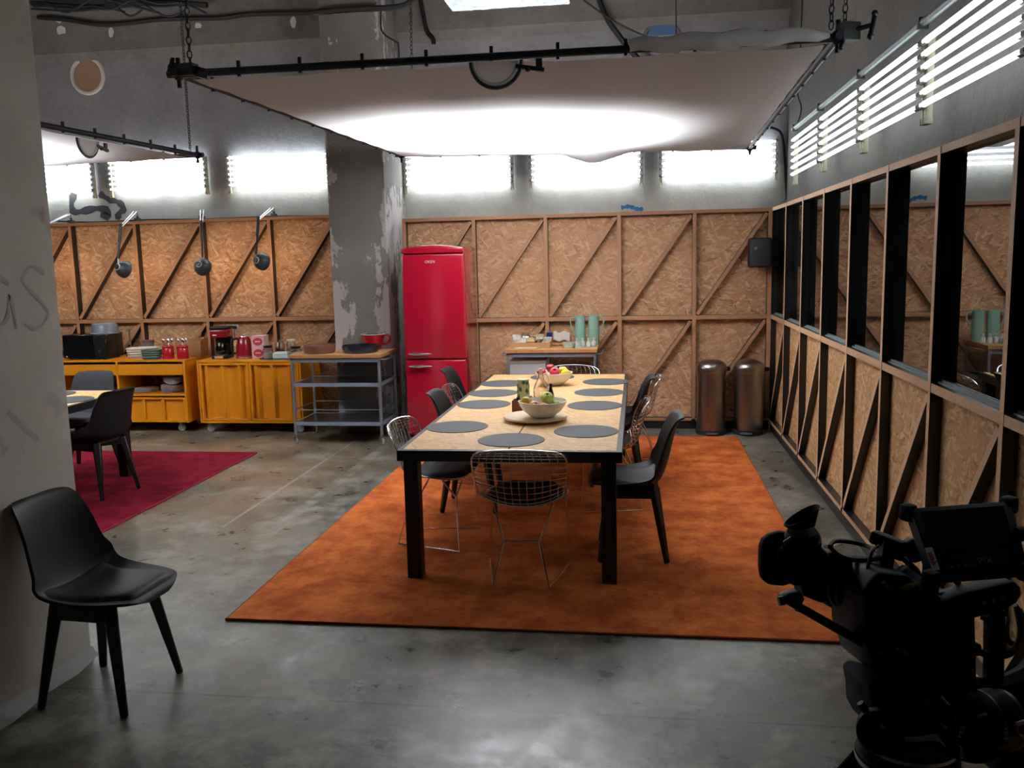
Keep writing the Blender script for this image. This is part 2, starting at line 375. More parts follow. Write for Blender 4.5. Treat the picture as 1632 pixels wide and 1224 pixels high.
def dup(root, loc, rz=None, label=None, group=None, parent=None):
    r = root.copy(); COL.objects.link(r); r.parent = parent; r.location = loc
    if rz is not None: r.rotation_euler = (0, 0, rz)
    if label: r['label'] = label
    if group: r['group'] = group
    for ch in list(root.children): sub(ch, r)
    return r
def sub(ch, parent):
    c = ch.copy(); COL.objects.link(c); c.parent = parent; c.matrix_parent_inverse = ch.matrix_parent_inverse.copy()
    for g in list(ch.children): sub(g, c)
def lettering(txt, size, mat, parent, loc, right, up, depth=0.0006, name='lettering'):
    cu = bpy.data.curves.new('txt', 'FONT'); cu.body = txt; cu.size = size; cu.extrude = depth; cu.align_x = 'CENTER'; cu.align_y = 'CENTER'
    o = bpy.data.objects.new('txt', cu); COL.objects.link(o)
    bpy.context.view_layer.update()
    me = bpy.data.meshes.new_from_object(o.evaluated_get(bpy.context.evaluated_depsgraph_get()))
    bpy.data.objects.remove(o); me.materials.clear(); me.materials.append(MATS[mat])
    r = Vector(right).normalized(); u = Vector(up); u = (u-r*u.dot(r)).normalized(); n = r.cross(u)
    M = Matrix(((r.x, u.x, n.x, loc[0]), (r.y, u.y, n.y, loc[1]), (r.z, u.z, n.z, loc[2]), (0, 0, 0, 1)))
    me.transform(M)
    return link(name, me, parent)
def crom(K, t):
    """Catmull-Rom through rows K at t in 0..1"""
    n = len(K)-1; x = min(max(t, 0), 1)*n; i = min(int(x), n-1); f = x-i
    p0 = K[max(i-1, 0)]; p1 = K[i]; p2 = K[i+1]; p3 = K[min(i+2, n)]
    return [0.5*((2*b)+(-a+c)*f+(2*a-5*b+4*c-d)*f*f+(-a+3*b-3*c+d)*f**3) for a, b, c, d in zip(p0, p1, p2, p3)]
def curve(pts, n=24): return [Vector(crom(pts, i/n)) for i in range(n+1)]
def RZ(a): return Matrix.Rotation(a, 3, 'Z')
def RX(a): return Matrix.Rotation(a, 3, 'X')
def RY(a): return Matrix.Rotation(a, 3, 'Y')

# ================================================================== the room
struct(MB().b2((-9, -4, -0.15), (1.7, 9.7, 0)).build('floor', 'floor_concrete'), 'worn grey polished concrete floor with brown stains and pale lines')
struct(MB().b2((-9, -4, 5.0), (1.7, 9.7, 5.1)).build('ceiling', 'wall_dark'), 'dark raw concrete ceiling')
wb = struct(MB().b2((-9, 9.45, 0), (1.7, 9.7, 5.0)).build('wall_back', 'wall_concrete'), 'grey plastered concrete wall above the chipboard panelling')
struct(MB().b2((1.5, -4, 0), (1.7, 9.45, 5.0)).build('wall_right', 'wall_dark'), 'dark grey concrete wall behind the tube lights')
struct(MB().b2((-9.2, -4, 0), (-9, 9.7, 5.0)).build('wall_left', 'wall_dark'), 'grey concrete side wall')
struct(MB().b2((-9, -4.2, 0), (1.7, -4, 5.0)).build('wall_front', 'wall_dark'), 'grey concrete wall')
pil = sroot('wall_pillar', 'broad grey painted concrete pillar with faded graffiti beside the black chair')
MB().b2((-3.2, 2.1, 0), (-2.49, 3.50, 5.0)).build('pillar_body', 'pillar_worn', pil, bevel=0.015, seg=2)
m = MB()
for k in range(14):      # rounded cove of mortar along the foot
    y0 = 2.1+k*0.1; y1 = y0+0.1; r0 = 0.05+0.012*math.sin(k*1.7); r1 = 0.05+0.012*math.sin((k+1)*1.7)
    m.add([(-2.49, y0, 0), (-2.49+r0, y0, 0), (-2.49+r0*0.35, y0, r0*0.35), (-2.49, y0, r0), (-2.49, y1, 0), (-2.49+r1, y1, 0), (-2.49+r1*0.35, y1, r1*0.35), (-2.49, y1, r1)],
          [(1, 2, 6, 5), (2, 3, 7, 6), (0, 1, 5, 4), (0, 4, 7, 3)])
m.build('mortar_cove', 'pillar_paint', pil)
def stroke(pts, w, mat, parent, axis, base, name='graffiti_stroke', n=16):
    """a flat painted ribbon in the plane axis = base ('x' or 'y'); pts are (a, z)"""
    c = curve([(p[0], p[1], 0) for p in pts], n); vs = []; m = MB()
    for i, p in enumerate(c):
        d = (c[min(n, i+1)]-c[max(0, i-1)]).normalized(); q = Vector((-d.y, d.x, 0))
        ww = w*(0.75+0.25*math.sin(i*1.9))
        for sgn in (-1, 1): vs.append(p+q*ww*0.5*sgn)
    conv = (lambda v: (base, v.x, v.y)) if axis == 'x' else (lambda v: (v.x, base, v.y))
    m.add([conv(v) for v in vs], [(2*i, 2*i+1, 2*i+3, 2*i+2) for i in range(n)])
    return m.build(name, mat, parent)
plain('graffiti_grey', 'adaba6', 0.85); plain('graffiti_green', 'a8b0a6', 0.85)
for pts, w, mt in (([(3.2, 1.7), (3.12, 1.74), (3.05, 1.66), (3.08, 1.55), (3.17, 1.56), (3.2, 1.66), (3.22, 1.52)], 0.022, 'graffiti_grey'),
                   ([(3.42, 1.74), (3.34, 1.77), (3.28, 1.71), (3.36, 1.64), (3.42, 1.57), (3.34, 1.51), (3.27, 1.54)], 0.022, 'graffiti_grey'),
                   ([(2.95, 2.25), (3.08, 2.3), (3.12, 2.18), (3.0, 2.12)], 0.022, 'graffiti_grey'),
                   ([(2.95, 1.85), (3.02, 1.8), (3.0, 1.7)], 0.02, 'graffiti_green'),
                   ([(3.12, 1.2), (3.2, 1.12), (3.28, 1.05)], 0.03, 'graffiti_grey')):
    stroke(pts, w, mt, pil, 'x', -2.4885)

# mid column
cc = sroot('wall_column', 'square concrete column with flaking white paint behind the steel trolley')
MB().b2((-3.095, 8.66, 0), (-2.50, 9.45, 5.0)).build('column_body', 'column_flaked', cc, bevel=0.012, seg=2)
# beam along the top of the back wall with a sloped underside
m = MB()
for x0, x1 in ((-9, -3.095), (-2.50, 1.5)):
    m.prism([(x0, 9.45, 4.05), (x0, 9.33, 4.13), (x0, 9.33, 5.0), (x0, 9.45, 5.0)], (x1-x0, 0, 0))
struct(m.build('trim_1', 'beam_concrete'), 'grey concrete beam along the top of the back wall')

# holes, paint marks and chipped plaster on the back wall (parts of the wall)
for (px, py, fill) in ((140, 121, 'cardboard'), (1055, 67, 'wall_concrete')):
    c = onY(px, py, 9.45)
    m = MB(); ring = []
    for i in range(24):
        a = 2*PI*i/24; ring.append((c.x+0.19*math.cos(a), 9.445, c.z+0.19*math.sin(a)))
    m.tube(ring, 0.022, 6, closed=True); m.build('vent_ring', 'plaster_white' if px < 500 else 'beam_concrete', wb)
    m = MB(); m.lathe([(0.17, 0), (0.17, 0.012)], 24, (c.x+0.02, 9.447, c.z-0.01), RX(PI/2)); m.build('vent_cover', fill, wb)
    if px > 500:
        MB().prism([(c.x-0.15, 9.43, c.z+0.06), (c.x+0.16, 9.43, c.z+0.06), (c.x+0.11, 9.43, c.z+0.15), (c.x, 9.43, c.z+0.185), (c.x-0.11, 9.43, c.z+0.15)], (0, -0.01, 0)).build('blue_sheet', 'tarp_blue', wb)
def wp(px, py): p_ = onY(px, py, 9.4485); return (p_.x, p_.z)
for pts, w in (([(118, 308), (114, 325), (118, 338), (135, 336), (155, 332), (172, 336), (172, 345), (160, 342)], 0.10),
               ([(158, 308), (172, 317), (188, 322), (198, 332), (190, 340), (187, 350)], 0.09)):
    stroke([wp(*q) for q in pts], w, 'paint_dark', wb, 'y', 9.4485)
stroke([wp(*q) for q in ((990, 331), (1003, 329), (1015, 333), (1025, 333))], 0.05, 'paint_blue', wb, 'y', 9.4485, 'paint_patch')
for (px, py, w, h) in ((97, 48, 0.16, 0.12), (177, 52, 0.08, 0.16), (316, 41, 0.1, 0.08), (468, 35, 0.09, 0.14), (94, 32, 0.12, 0.08)):
    c = onY(px, py, 9.329); m = MB()
    pts = [(c.x+w/2*math.cos(a)*random.uniform(0.6, 1), 9.3285, c.z+h/2*math.sin(a)*random.uniform(0.6, 1)) for a in [2*PI*i/9 for i in range(9)]]
    m.prism(pts, (0, -0.004, 0)); m.build('chipped_plaster', 'plaster_white', wb)
# ---- chipboard panelling framed with film-faced plywood strips
def panelling(name, label, axis, front, stations, zb, zm, zt, depth, rec_up, rec_lo, osbmat, glass=False, brace_dir=1):
    root = sroot(name, label); W_ = 0.038
    alongx = axis == 'x'
    def P(s, n, z): return (s, front+n, z) if alongx else (front+n, s, z)
    pick = (lambda nr: 0 if abs(nr.y) > 0.8 else 1) if alongx else (lambda nr: 0 if abs(nr.x) > 0.8 else 1)
    mats = ['ply_edge', 'film_brown'] if alongx else ['ply_edge_lit', 'film_black']
    def strip(lo, hi, nm): return MB().b2(lo, hi).build(nm, mats, root, pick=pick)
    s0, s1 = min(stations), max(stations)
    pm = None
    for s in stations:
        if pm is None:
            pm = MB().b2(P(-W_/2, 0, zb), P(W_/2, depth, zt)) if False else MB().b2((-W_/2, 0, zb) if alongx else (0, -W_/2, zb), (W_/2, depth, zt) if alongx else (depth, W_/2, zt))
            pm = pm.mesh('post', mats, pick=pick)
        link('post', pm, root, P(s, 0, 0))
    for z, dz in ((zt, 0.034), (zm, 0.042), (zb, 0.03)):
        ss = sorted(stations)
        for a, b in zip(ss[:-1], ss[1:]):
            strip(P(a+W_/2, 0.002, z-dz), P(b-W_/2, depth, z), 'rail')
    ss = sorted(stations)
    for a, b in zip(ss[:-1], ss[1:]):
        a2, b2 = a+W_/2, b-W_/2
        MB().b2(P(a2, rec_lo, zb), P(b2, rec_lo+0.015, zm-0.042)).build('osb_panel', osbmat, root)
        if glass: MB().b2(P(a2, rec_up, zm), P(b2, rec_up+0.008, zt-0.034)).build('glass_pane', 'smoked_mirror_glass', root)
        else: MB().b2(P(a2, rec_up, zm), P(b2, rec_up+0.015, zt-0.034)).build('osb_panel', osbmat, root)
        up = (0, 1, 0) if alongx else (1, 0, 0)
        lo_s, hi_s = (a2+0.012, b2-0.012) if brace_dir > 0 else (b2-0.012, a2+0.012)
        for (z0, z1, rec, ok) in ((zm+0.012, zt-0.05, rec_up, not glass), (zb+0.015, zm-0.06, rec_lo, True)):
            if not ok: continue
            d = rec-0.004
            MB().beam(P(lo_s, 0.004+d/2, z0), P(hi_s, 0.004+d/2, z1), 0.036, d, up=up).build('brace', mats, root, pick=pick)
    return root
panelling('wall_back_panelling', 'chipboard wall panelling with wooden strips behind the red fridge and bins', 'x', 8.92,
          [-2.385, -1.658, -0.92, -0.182, 0.556, 1.28], 0.1165, 1.16, 2.1945, 0.09, 0.075, 0.075, 'osb_warm')
panelling('wall_kitchen_panelling', 'chipboard wall panelling with wooden strips behind the yellow cabinets', 'x', 9.30,
          [-7.20, -6.405, -5.61, -4.812, -4.018, -3.24], 0.1165, 1.18, 2.28, 0.10, 0.085, 0.085, 'osb_warm')
panelling('wall_right_panelling', 'glazed partition of dark strips over a chipboard base', 'y', 1.297,
          [8.92-0.7995*k for k in range(0, 12)], 0.1165, 1.16, 2.1945, 0.066, 0.055, 0.055, 'osb_lit', glass=True, brace_dir=-1)
m = MB().b2((-2.36, 8.95, 0), (1.3, 9.02, 0.0865)); struct(m.build('baseboard_back', 'film_black'), 'black plinth under the chipboard panelling')
m = MB().b2((1.31, 0.1, 0), (1.40, 8.9, 0.0865)); struct(m.build('baseboard_right', 'film_black'), 'black plinth under the glazed partition')
m = MB().b2((-7.2, 9.33, 0), (-3.1, 9.4, 0.0865)); struct(m.build('baseboard_kitchen', 'film_black'), 'black plinth behind the yellow cabinets')
# painted window track along the foot of the glass
root = sroot('trim_2', 'pale grey painted window track at the foot of the glass partition')
for k in range(11):
    y1 = 8.92-0.7995*k-0.02; y0 = y1-0.7995+0.04
    MB().b2((1.328, y0, 1.16), (1.351, y1, 1.166)).b2((1.342, y0, 1.166), (1.351, y1, 1.176)).b2((1.328, y0, 1.166), (1.332, y1, 1.169)).build('window_track', 'sill_paint', root)

# ================================================================== lights
# ---- banks of fluorescent tubes
def make_bank(label, group, glow='tube_glow'):
    r = thing('fluorescent_light_bank', label, 'light', group=group)
    tm = MB().tube([(-0.565, 0, 0), (0.565, 0, 0)], 0.0135, 10).mesh('tube', glow)
    cm = MB().cyl((-0.03, 0, 0), (0.03, 0, 0), 0.017, n=10).mesh('socket', 'caster_grey')
    for k in range(6): link('tube', tm, r, (0, 0, (k-2.5)*0.059))
    for sx in (-1, 1):
        b = MB().b2((-0.014, 0.018, -0.215), (0.014, 0.05, 0.18)).b2((-0.018, 0.012, -0.235), (-0.008, 0.052, -0.205)).b2((0.008, 0.012, -0.235), (0.018, 0.052, -0.205)).build('end_bracket', 'cream_plastic', r)
        b.location = (sx*0.579, 0, 0)
        for k in range(6): link('socket', cm, b, (-sx*0.013, 0.004, (k-2.5)*0.059))
    return r
bank = make_bank('bank of white fluorescent tubes high on the wall above the red fridge', 'tube banks on the back wall')
bank.location = (-1.893, 9.375, 2.725)
dup(bank, (-0.536, 9.375, 2.725), 0, 'bank of white fluorescent tubes over the middle of the bare chipboard wall')
dup(bank, (0.818, 9.375, 2.725), 0, 'bank of white fluorescent tubes high in the corner above the steel bins')
dup(bank, (-5.335, 9.375, 2.79), 0, 'bank of white fluorescent tubes above the desk lamp over the white basket')
dup(bank, (-3.91, 9.375, 2.79), 0, 'bank of white fluorescent tubes beside the flaking column, above the coffee maker')
dup(bank, (-6.70, 9.375, 2.79), 0, 'bank of white fluorescent tubes partly behind the pillar and the hanging cloth')
for k, (y, lb) in enumerate(((7.66, 'far bank of fluorescent tubes on the hanging pipe, next to the back wall'), (6.44, 'second bank of fluorescent tubes along the pipe from the back wall'),
                             (5.24, 'third bank of fluorescent tubes along the pipe from the back wall'), (4.04, 'fourth bank of fluorescent tubes along the pipe from the back wall'), (2.84, 'last bank of fluorescent tubes along the pipe, over the film camera'))):
    if k == 0:
        sbank = make_bank(lb, 'tube banks hung over the partition', 'tube_glow_soft'); sbank.location = (1.36, y, 2.59); sbank.rotation_euler = (0, 0, -PI/2)
    else: dup(sbank, (1.36, y, 2.59), -PI/2, lb)
hp = thing('hanging_pipe', 'galvanised pipe carrying the tube banks over the glass partition', 'pipe', (1.36, 5, 2.83))
MB().cyl((0, 3.2, 0), (0, -3.2, 0), 0.02, n=12).build('pipe', 'galvanised', hp)
for y in (8.12, 7.05, 5.84, 4.64, 3.44):
    MB().b2((-0.024, y-5-0.012, -0.03), (0.024, y-5+0.012, 0.026)).build('pipe_clamp', 'rig_dark_steel', hp)
MB().tube(curve([(0.0, 3.1, 0.0), (0.01, 2.9, 0.12), (-0.01, 3.0, 0.3), (0.0, 2.95, 0.62), (0.02, 2.95, 2.17)], 20), 0.006, 6).build('hanging_strap', 'cable_black', hp)

# ---- hanging diffusion cloths on pipe frames
def chain(name, label, p0, p1, group=None, r=0.0035, L=0.045):
    p0 = Vector(p0); p1 = Vector(p1); d = p1-p0; n = max(3, int(d.length/(L*0.78))); dn = d.normalized()
    a = dn.orthogonal().normalized(); b = dn.cross(a); m = MB()
    for i in range(n):
        c = p0+d*((i+0.5)/n); w = a if i % 2 else b; ring = []
        for k in range(8):
            th = 2*PI*k/8; ring.append(c-p0+dn*(math.cos(th)*L*0.5)+w*(math.sin(th)*L*0.28))
        m.tube(ring, r, 4, closed=True)
    o = m.build(name, 'chain_dark'); o.location = p0
    return tag(o, label, 'chain', group)
def diffuser(label, NL, NR, FR, FL, dip, wraps, sag):
    r = thing('diffusion_frame', label, 'light diffuser', NL)
    q = [Vector(v)-Vector(NL) for v in (NL, NR, FR, FL)]
    m = MB()
    for nm, a, b in (('frame_pipe', 0, 1), ('frame_pipe', 1, 2), ('frame_pipe', 2, 3), ('frame_pipe', 3, 0)):
        d = (q[b]-q[a]).normalized()
        MB().cyl(q[a]-d*0.06, q[b]+d*0.06, 0.02, n=10).build(nm, 'pipe_dark', r)
    def fn(u, v):
        s = (u+1)/2; s2 = 0.015+0.97*s; v2 = 0.012+0.976*v
        p = (q[0]*(1-s2)+q[1]*s2)*(1-v2)+(q[3]*(1-s2)+q[2]*s2)*v2
        e = (1-u*u)*(1-(2*v-1)**2)
        scal = 0.006*abs(math.sin(s*PI*9))*(abs(2*v-1)**8)+0.006*abs(math.sin(v*PI*10))*(u**8)
        wr = 0.004*math.sin(26*s+5*v)*math.sin(3*v+1)
        z = -0.022-sag*e**0.75-scal+wr
        if dip: z -= dip[2]*math.exp(-((s-dip[0])/0.07)**2)*max(0, (v-0.8)/0.2)**2
        return p+Vector((0, 0, z))
    MB().surf(fn, 56, 48).build('cloth', 'diffusion_cloth', r)
    m = MB()
    for a, b in ((0, 1), (1, 2), (2, 3), (3, 0)):
        L = (q[b]-q[a]).length; n = int(L/0.33)
        for i in range(1, n):
            p = q[a].lerp(q[b], i/n); m.b2((p.x-0.008, p.y-0.008, p.z-0.028), (p.x+0.008, p.y+0.008, p.z+0.05))
    m.build('cloth_ties', 'black_plastic', r)['kind'] = 'stuff'
    for k in range(4):
        p = q[k]; MB().ball((p.x, p.y, p.z), 0.035, 10, 6).cyl((p.x, p.y, p.z-0.07), (p.x, p.y, p.z+0.08), 0.012, n=8).build('corner_clamp', 'black_metal', r)
    return r
d1 = diffuser('large white diffusion cloth stretched on a pipe frame above the dining table', (-2.367, 4.458, 2.75), (0.936, 4.485, 2.75), (1.055, 8.747, 2.75), (-2.195, 8.222, 2.75), (0.55, 1.0, 0.09), True, 0.07)
d2 = diffuser('white diffusion cloth on a pipe frame above the burgundy rug, beside the pillar', (-7.6, 3.9, 2.75), (-4.22, 3.9, 2.75), (-3.92, 7.61, 2.75), (-7.4, 8.0, 2.75), None, False, 0.07)
ch = 'chains holding the diffusion frames'
chain('chain', 'pair of dark chains above the left front corner clamp of the big cloth', (-2.30, 4.458, 2.79), (-2.27, 4.46, 5.0), ch)
chain('chain', 'thin chain from the ceiling to the corner of the cloth beside the pillar', (-3.98, 7.6, 2.79), (-2.55, 4.9, 5.0), ch, 0.003, 0.04)
chain('chain', 'thin chain dropping behind the big cloth next to the flaking column', (-2.06, 8.15, 2.79), (-2.03, 8.2, 5.0), ch)
chain('chain', 'dark chain at the right front corner clamp of the big cloth', (0.905, 4.485, 2.79), (0.90, 4.48, 5.0), ch)
chain('chain', 'second dark chain at the right front corner clamp of the big cloth', (0.965, 4.485, 2.79), (1.0, 4.48, 5.0), ch)
tag(MB().cyl((0.37, 8.65, 2.78), (0.35, 8.66, 5.0), 0.006, n=6).build('suspension_rope', 'cable_black'), 'thin dark rope rising from the far edge of the big cloth', 'rope')
m = MB()   # clamp cluster with wing handles at the right front corner
m.box((0.98, 4.47, 2.77), (0.09, 0.06, 0.08), RZ(0.4)).cyl((0.98, 4.47, 2.77), (1.09, 4.44, 2.79), 0.012).cyl((1.07, 4.43, 2.74), (1.09, 4.45, 2.83), 0.011).ball((1.07, 4.43, 2.735), 0.016).ball((1.09, 4.45, 2.84), 0.016).cyl((0.96, 4.46, 2.74), (0.94, 4.44, 2.69), 0.01)
m.xf(Matrix.Translation((2.367, -4.458, -2.75))).build('grip_clamp', 'black_metal', d1)
m = MB(); m.box((-2.33, 4.45, 2.765), (0.13, 0.06, 0.06), RZ(-0.1)).box((-2.24, 4.46, 2.75), (0.08, 0.03, 0.05), RY(0.3)).cyl((-2.4, 4.42, 2.75), (-2.4, 4.47, 2.83), 0.012).ball((-2.39, 4.45, 2.78), 0.03)
m.xf(Matrix.Translation((2.367, -4.458, -2.75))).build('grip_clamp', 'black_metal', d1)
fold = [(1.38+0.049*k, 0.0+0.006*math.sin(k*2.1), 0.012+0.008*math.sin(k*1.3)) for k in range(20)]
MB().tube([(x+0.95, y, z) for x, y, z in fold], [0.012+0.03*math.sin(PI*min(1, k/19*0.9+0.1))**0.5 for k in range(20)], 12).build('folded_cloth', 'diffusion_cloth', d1)
# round clip-on discs under the frame pipes
def disc(label, loc, rz):
    r = thing('clamp_disc', label, 'clamp', loc, rz, 'round discs under the frame pipes')
    half = [(R_*math.cos(PI+PI*k/16), R_*math.sin(PI+PI*k/16)) for R_ in (0.105,) for k in range(17)]
    MB().prism([(x, 0, z) for x, z in half], (0, 0.012, 0)).build('disc', 'diffusion_cloth', r)
    ring = [(0.128*math.cos(PI+PI*k/16), 0.006, 0.128*math.sin(PI+PI*k/16)) for k in range(17)]
    MB().tube(ring, 0.009, 6).build('rim', 'lamp_grey', r)
    MB().tube([(x*0.87, 0.004, z*0.87) for x, y_, z in ring], 0.01, 6).build('inner_ring', 'white_plastic', r)
    MB().beam((0.1, 0, -0.03), (0.24, 0, -0.055), 0.02, 0.02).beam((0.215, 0, -0.06), (0.215, 0, 0.0), 0.03, 0.015).ball((0.16, 0, -0.045), 0.016).build('arm', 'rig_grey', r)
    return r
disc('grey round disc with pale rim clamped under the front pipe of the big cloth', (-0.69, 4.44, 2.722), 0)
disc('grey round disc clamped under the pipe of the cloth beside the pillar', (-4.05, 6.2, 2.71), PI/2)
# lamps over the cloths: foil-skirted soft light housings
def softlight(label, loc, sx, sy):
    r = thing('soft_light', label, 'light', loc, 0, 'soft lights above the cloths')
    m = MB().b2((-sx/2, -sy/2, 0.0), (-sx/2+0.01, sy/2, 0.25)).b2((sx/2-0.01, -sy/2, 0.0), (sx/2, sy/2, 0.25)).b2((-sx/2, -sy/2, 0.0), (sx/2, -sy/2+0.01, 0.25)).b2((-sx/2, sy/2-0.01, 0.0), (sx/2, sy/2, 0.25))
    m.build('foil_skirt', 'foil', r)
    MB().b2((-sx/2, -sy/2, 0.25), (sx/2, sy/2, 0.30)).build('housing', 'rig_grey', r)
    MB().cyl((-sx/2+0.1, 0, 0.3), (-sx/2+0.1, 0, 5.0-loc[2]), 0.008).cyl((sx/2-0.1, 0, 0.3), (sx/2-0.1, 0, 5.0-loc[2]), 0.008).build('hanger', 'cable_black', r)
    L = bpy.data.lights.new('soft_light_lamp', 'AREA'); L.shape = 'RECTANGLE'; L.size = sx-0.06; L.size_y = sy-0.06; L.energy = CLOTH_LAMP; L.color = (0.96, 0.98, 1.0); L.spread = math.radians(105)
    lo = bpy.data.objects.new('lamp', L); COL.objects.link(lo); lo.parent = r; lo.location = (0, 0, 0.24)
    return r
softlight('foil-skirted soft light hanging above the big cloth', (-1.0, 6.85, 3.75), 0.95, 0.9)
softlight('added unseen foil-skirted soft light above the cloth beside the pillar', (-5.7, 6.1, 3.82), 0.95, 0.9)  # added out of view to light the cabinet area
# cables
def cable(pts, r, label, mat='cable_black', n=30, group='cables along the top of the wall'):
    c = curve(pts, n); o = MB().tube([p-c[0] for p in c], r, 6).build('cable', mat); o.location = c[0]; return tag(o, label, 'cable', group)
Wv = lambda px, py, y=9.27: tuple(onY(px, py, y))
cable([Wv(60, 28), Wv(110, 32), Wv(170, 40), Wv(260, 31), Wv(350, 29), Wv(400, 23), Wv(500, 21)], 0.022, 'thick black cable sagging along the beam over the kitchen wall')
cable([Wv(50, 5, 9.2), Wv(150, 12, 9.2), Wv(240, 4, 9.2), Wv(330, 8, 9.2)], 0.03, 'bundle of black cables at the top of the kitchen wall')
cable([Wv(50, 14, 9.1), Wv(130, 17, 9.1), Wv(190, 4, 9.1), Wv(260, 10, 9.1), Wv(300, 3, 9.1)], 0.012, 'thin looping cable across the cable bundle')
rc = random.Random(11)
for k, lb in enumerate(('loop of thin black cable under the beam beside the pillar', 'second thin black cable loop under the beam beside the pillar', 'tangled thin cable over the chipped plaster patch', 'thin cable rising to the ceiling over the round wall hole', 'thin cable strung between the ceiling and the chain')):
    cable([Wv(55+30*k+rc.uniform(-15, 15)+q*35, rc.uniform(-8, 26), 9.06-0.05*k) for q in range(5)], 0.009+0.002*(k % 3), lb)
cable([Wv(500, 20, 8.6), Wv(560, 15, 8.6), Wv(640, 10, 8.6), Wv(665, -10, 8.6)], 0.028, 'thick black cable crossing the top of the flaking column')
cable([Wv(668, -15), Wv(672, 10), Wv(680, 48), Wv(690, 62), Wv(691, 70)], 0.026, 'short black cable stub hanging beside the column top')
cable([Wv(607, 18, 8.63), Wv(609, 50, 8.63), Wv(630, 66, 8.63), Wv(635, 72, 8.63), Wv(636, 105, 8.63)], 0.009, 'thin kinked cable stapled to the column')
cable([Wv(950, -15), Wv(965, 25), Wv(985, 55), Wv(1008, 84), Wv(1030, 105)], 0.028, 'thick black cable slanting down behind the big cloth')
cable([Wv(930, 0, 9.2), Wv(965, 25, 9.2), Wv(1000, 45, 9.2), Wv(1030, 58, 9.2)], 0.009, 'thin cable crossing the slanting thick cable')
cable([Wv(1228, 203, 9.38), Wv(1243, 210, 9.38), Wv(1249, 230, 9.38), Wv(1252, 280, 9.38), Wv(1254, 318, 9.38)], 0.013, 'black cable dropping down the corner beside the bins wall')
cable([Wv(1297, -5, 9.0), Wv(1288, 15, 9.0), Wv(1290, 35, 9.0), Wv(1285, 60, 9.0)], 0.006, 'thin pale wire hanging in front of the corner beam', 'wire_white')
cable([Wv(84, 352, 9.37), Wv(140, 354, 9.37), Wv(200, 352, 9.37), Wv(240, 350, 9.37), Wv(330, 349, 9.37), Wv(430, 345, 9.37), Wv(500, 344, 9.37), Wv(523, 345, 9.37)], 0.008, 'thin black lamp cable lying along the top of the kitchen panelling')

# ================================================================== rugs
def rug(name, label, x0, y0, x1, y1, mat, trim):
    r = thing(name, label, 'rug', ((x0+x1)/2, (y0+y1)/2, 0)); hx, hy = (x1-x0)/2, (y1-y0)/2
    MB().b2((-hx+0.012, -hy+0.012, 0), (hx-0.012, hy-0.012, 0.012)).build('pile', mat, r, bevel=0.004)
    e = 0.011; MB().tube([(-hx+e, -hy+e, 0.007), (hx-e, -hy+e, 0.007), (hx-e, hy-e, 0.007), (-hx+e, hy-e, 0.007)], 0.0068, 6, closed=True).build('bound_edge', trim, r)
rug('rug', 'large rectangular burnt orange rug under the long dining table', -2.05, 3.90, 0.957, 8.51, 'carpet_orange', 'carpet_trim_orange')
rug('rug', 'burgundy red rug under the table beside the pillar', -6.4, 4.6, -3.55, 7.66, 'carpet_red', 'carpet_trim_red')

# ================================================================== tables
def osb_table(label, x0, y0, x1, y1, cols, rows, floor):
    r = thing('dining_table', label, 'table', ((x0+x1)/2, (y0+y1)/2, floor)); hx, hy = (x1-x0)/2, (y1-y0)/2; zt = 0.74-floor
    for a, b in (((-hx, -hy), (hx, -hy+0.03)), ((-hx, hy-0.03), (hx, hy)), ((-hx, -hy+0.03), (-hx+0.03, hy-0.03)), ((hx-0.03, -hy+0.03), (hx, hy-0.03))):
        MB().b2((a[0], a[1], zt-0.06), (b[0], b[1], zt)).build('frame_rail', 'black_metal', r, bevel=0.002)
    W0 = (x1-x0-0.06)/cols
    ys = [-hy+0.03]+[v-(y0+y1)/2 for v in rows]+[hy-0.03]
    for i in range(cols):
        for a, b in zip(ys[:-1], ys[1:]):
            MB().b2((-hx+0.03+i*W0+(0.004 if i else 0), a+0.0015, zt-0.016), (-hx+0.03+(i+1)*W0-(0.004 if i < cols-1 else 0), b-0.0015, zt+0.001)).build('osb_panel', 'osb_table', r)
    MB().b2((-0.03, -hy+0.03, zt-0.055), (0.03, hy-0.03, zt-0.02)).build('centre_beam', 'black_metal', r)
    for sx in (-1, 1):
        for sy in (-1, 1):
            MB().b2((sx*(hx-0.025)-0.04 if sx > 0 else -hx+0.03-0.0, 0, 0), (0, 0, 0)) if False else None
            cx = sx*(hx-0.072); cy = sy*(hy-0.05)
            MB().b2((cx-0.04, cy-0.04, 0), (cx+0.04, cy+0.04, zt-0.06)).build('leg', 'black_metal', r, bevel=0.002)
    return r
osb_table('long dining table with chipboard top and black metal frame on the orange rug', -1.30, 4.515, -0.083, 7.655, 2, (5.305, 6.89), 0.0145)
osb_table('chipboard-topped table with black frame on the burgundy rug', -5.45, 4.95, -4.225, 6.75, 2, (5.9,), 0.0145)
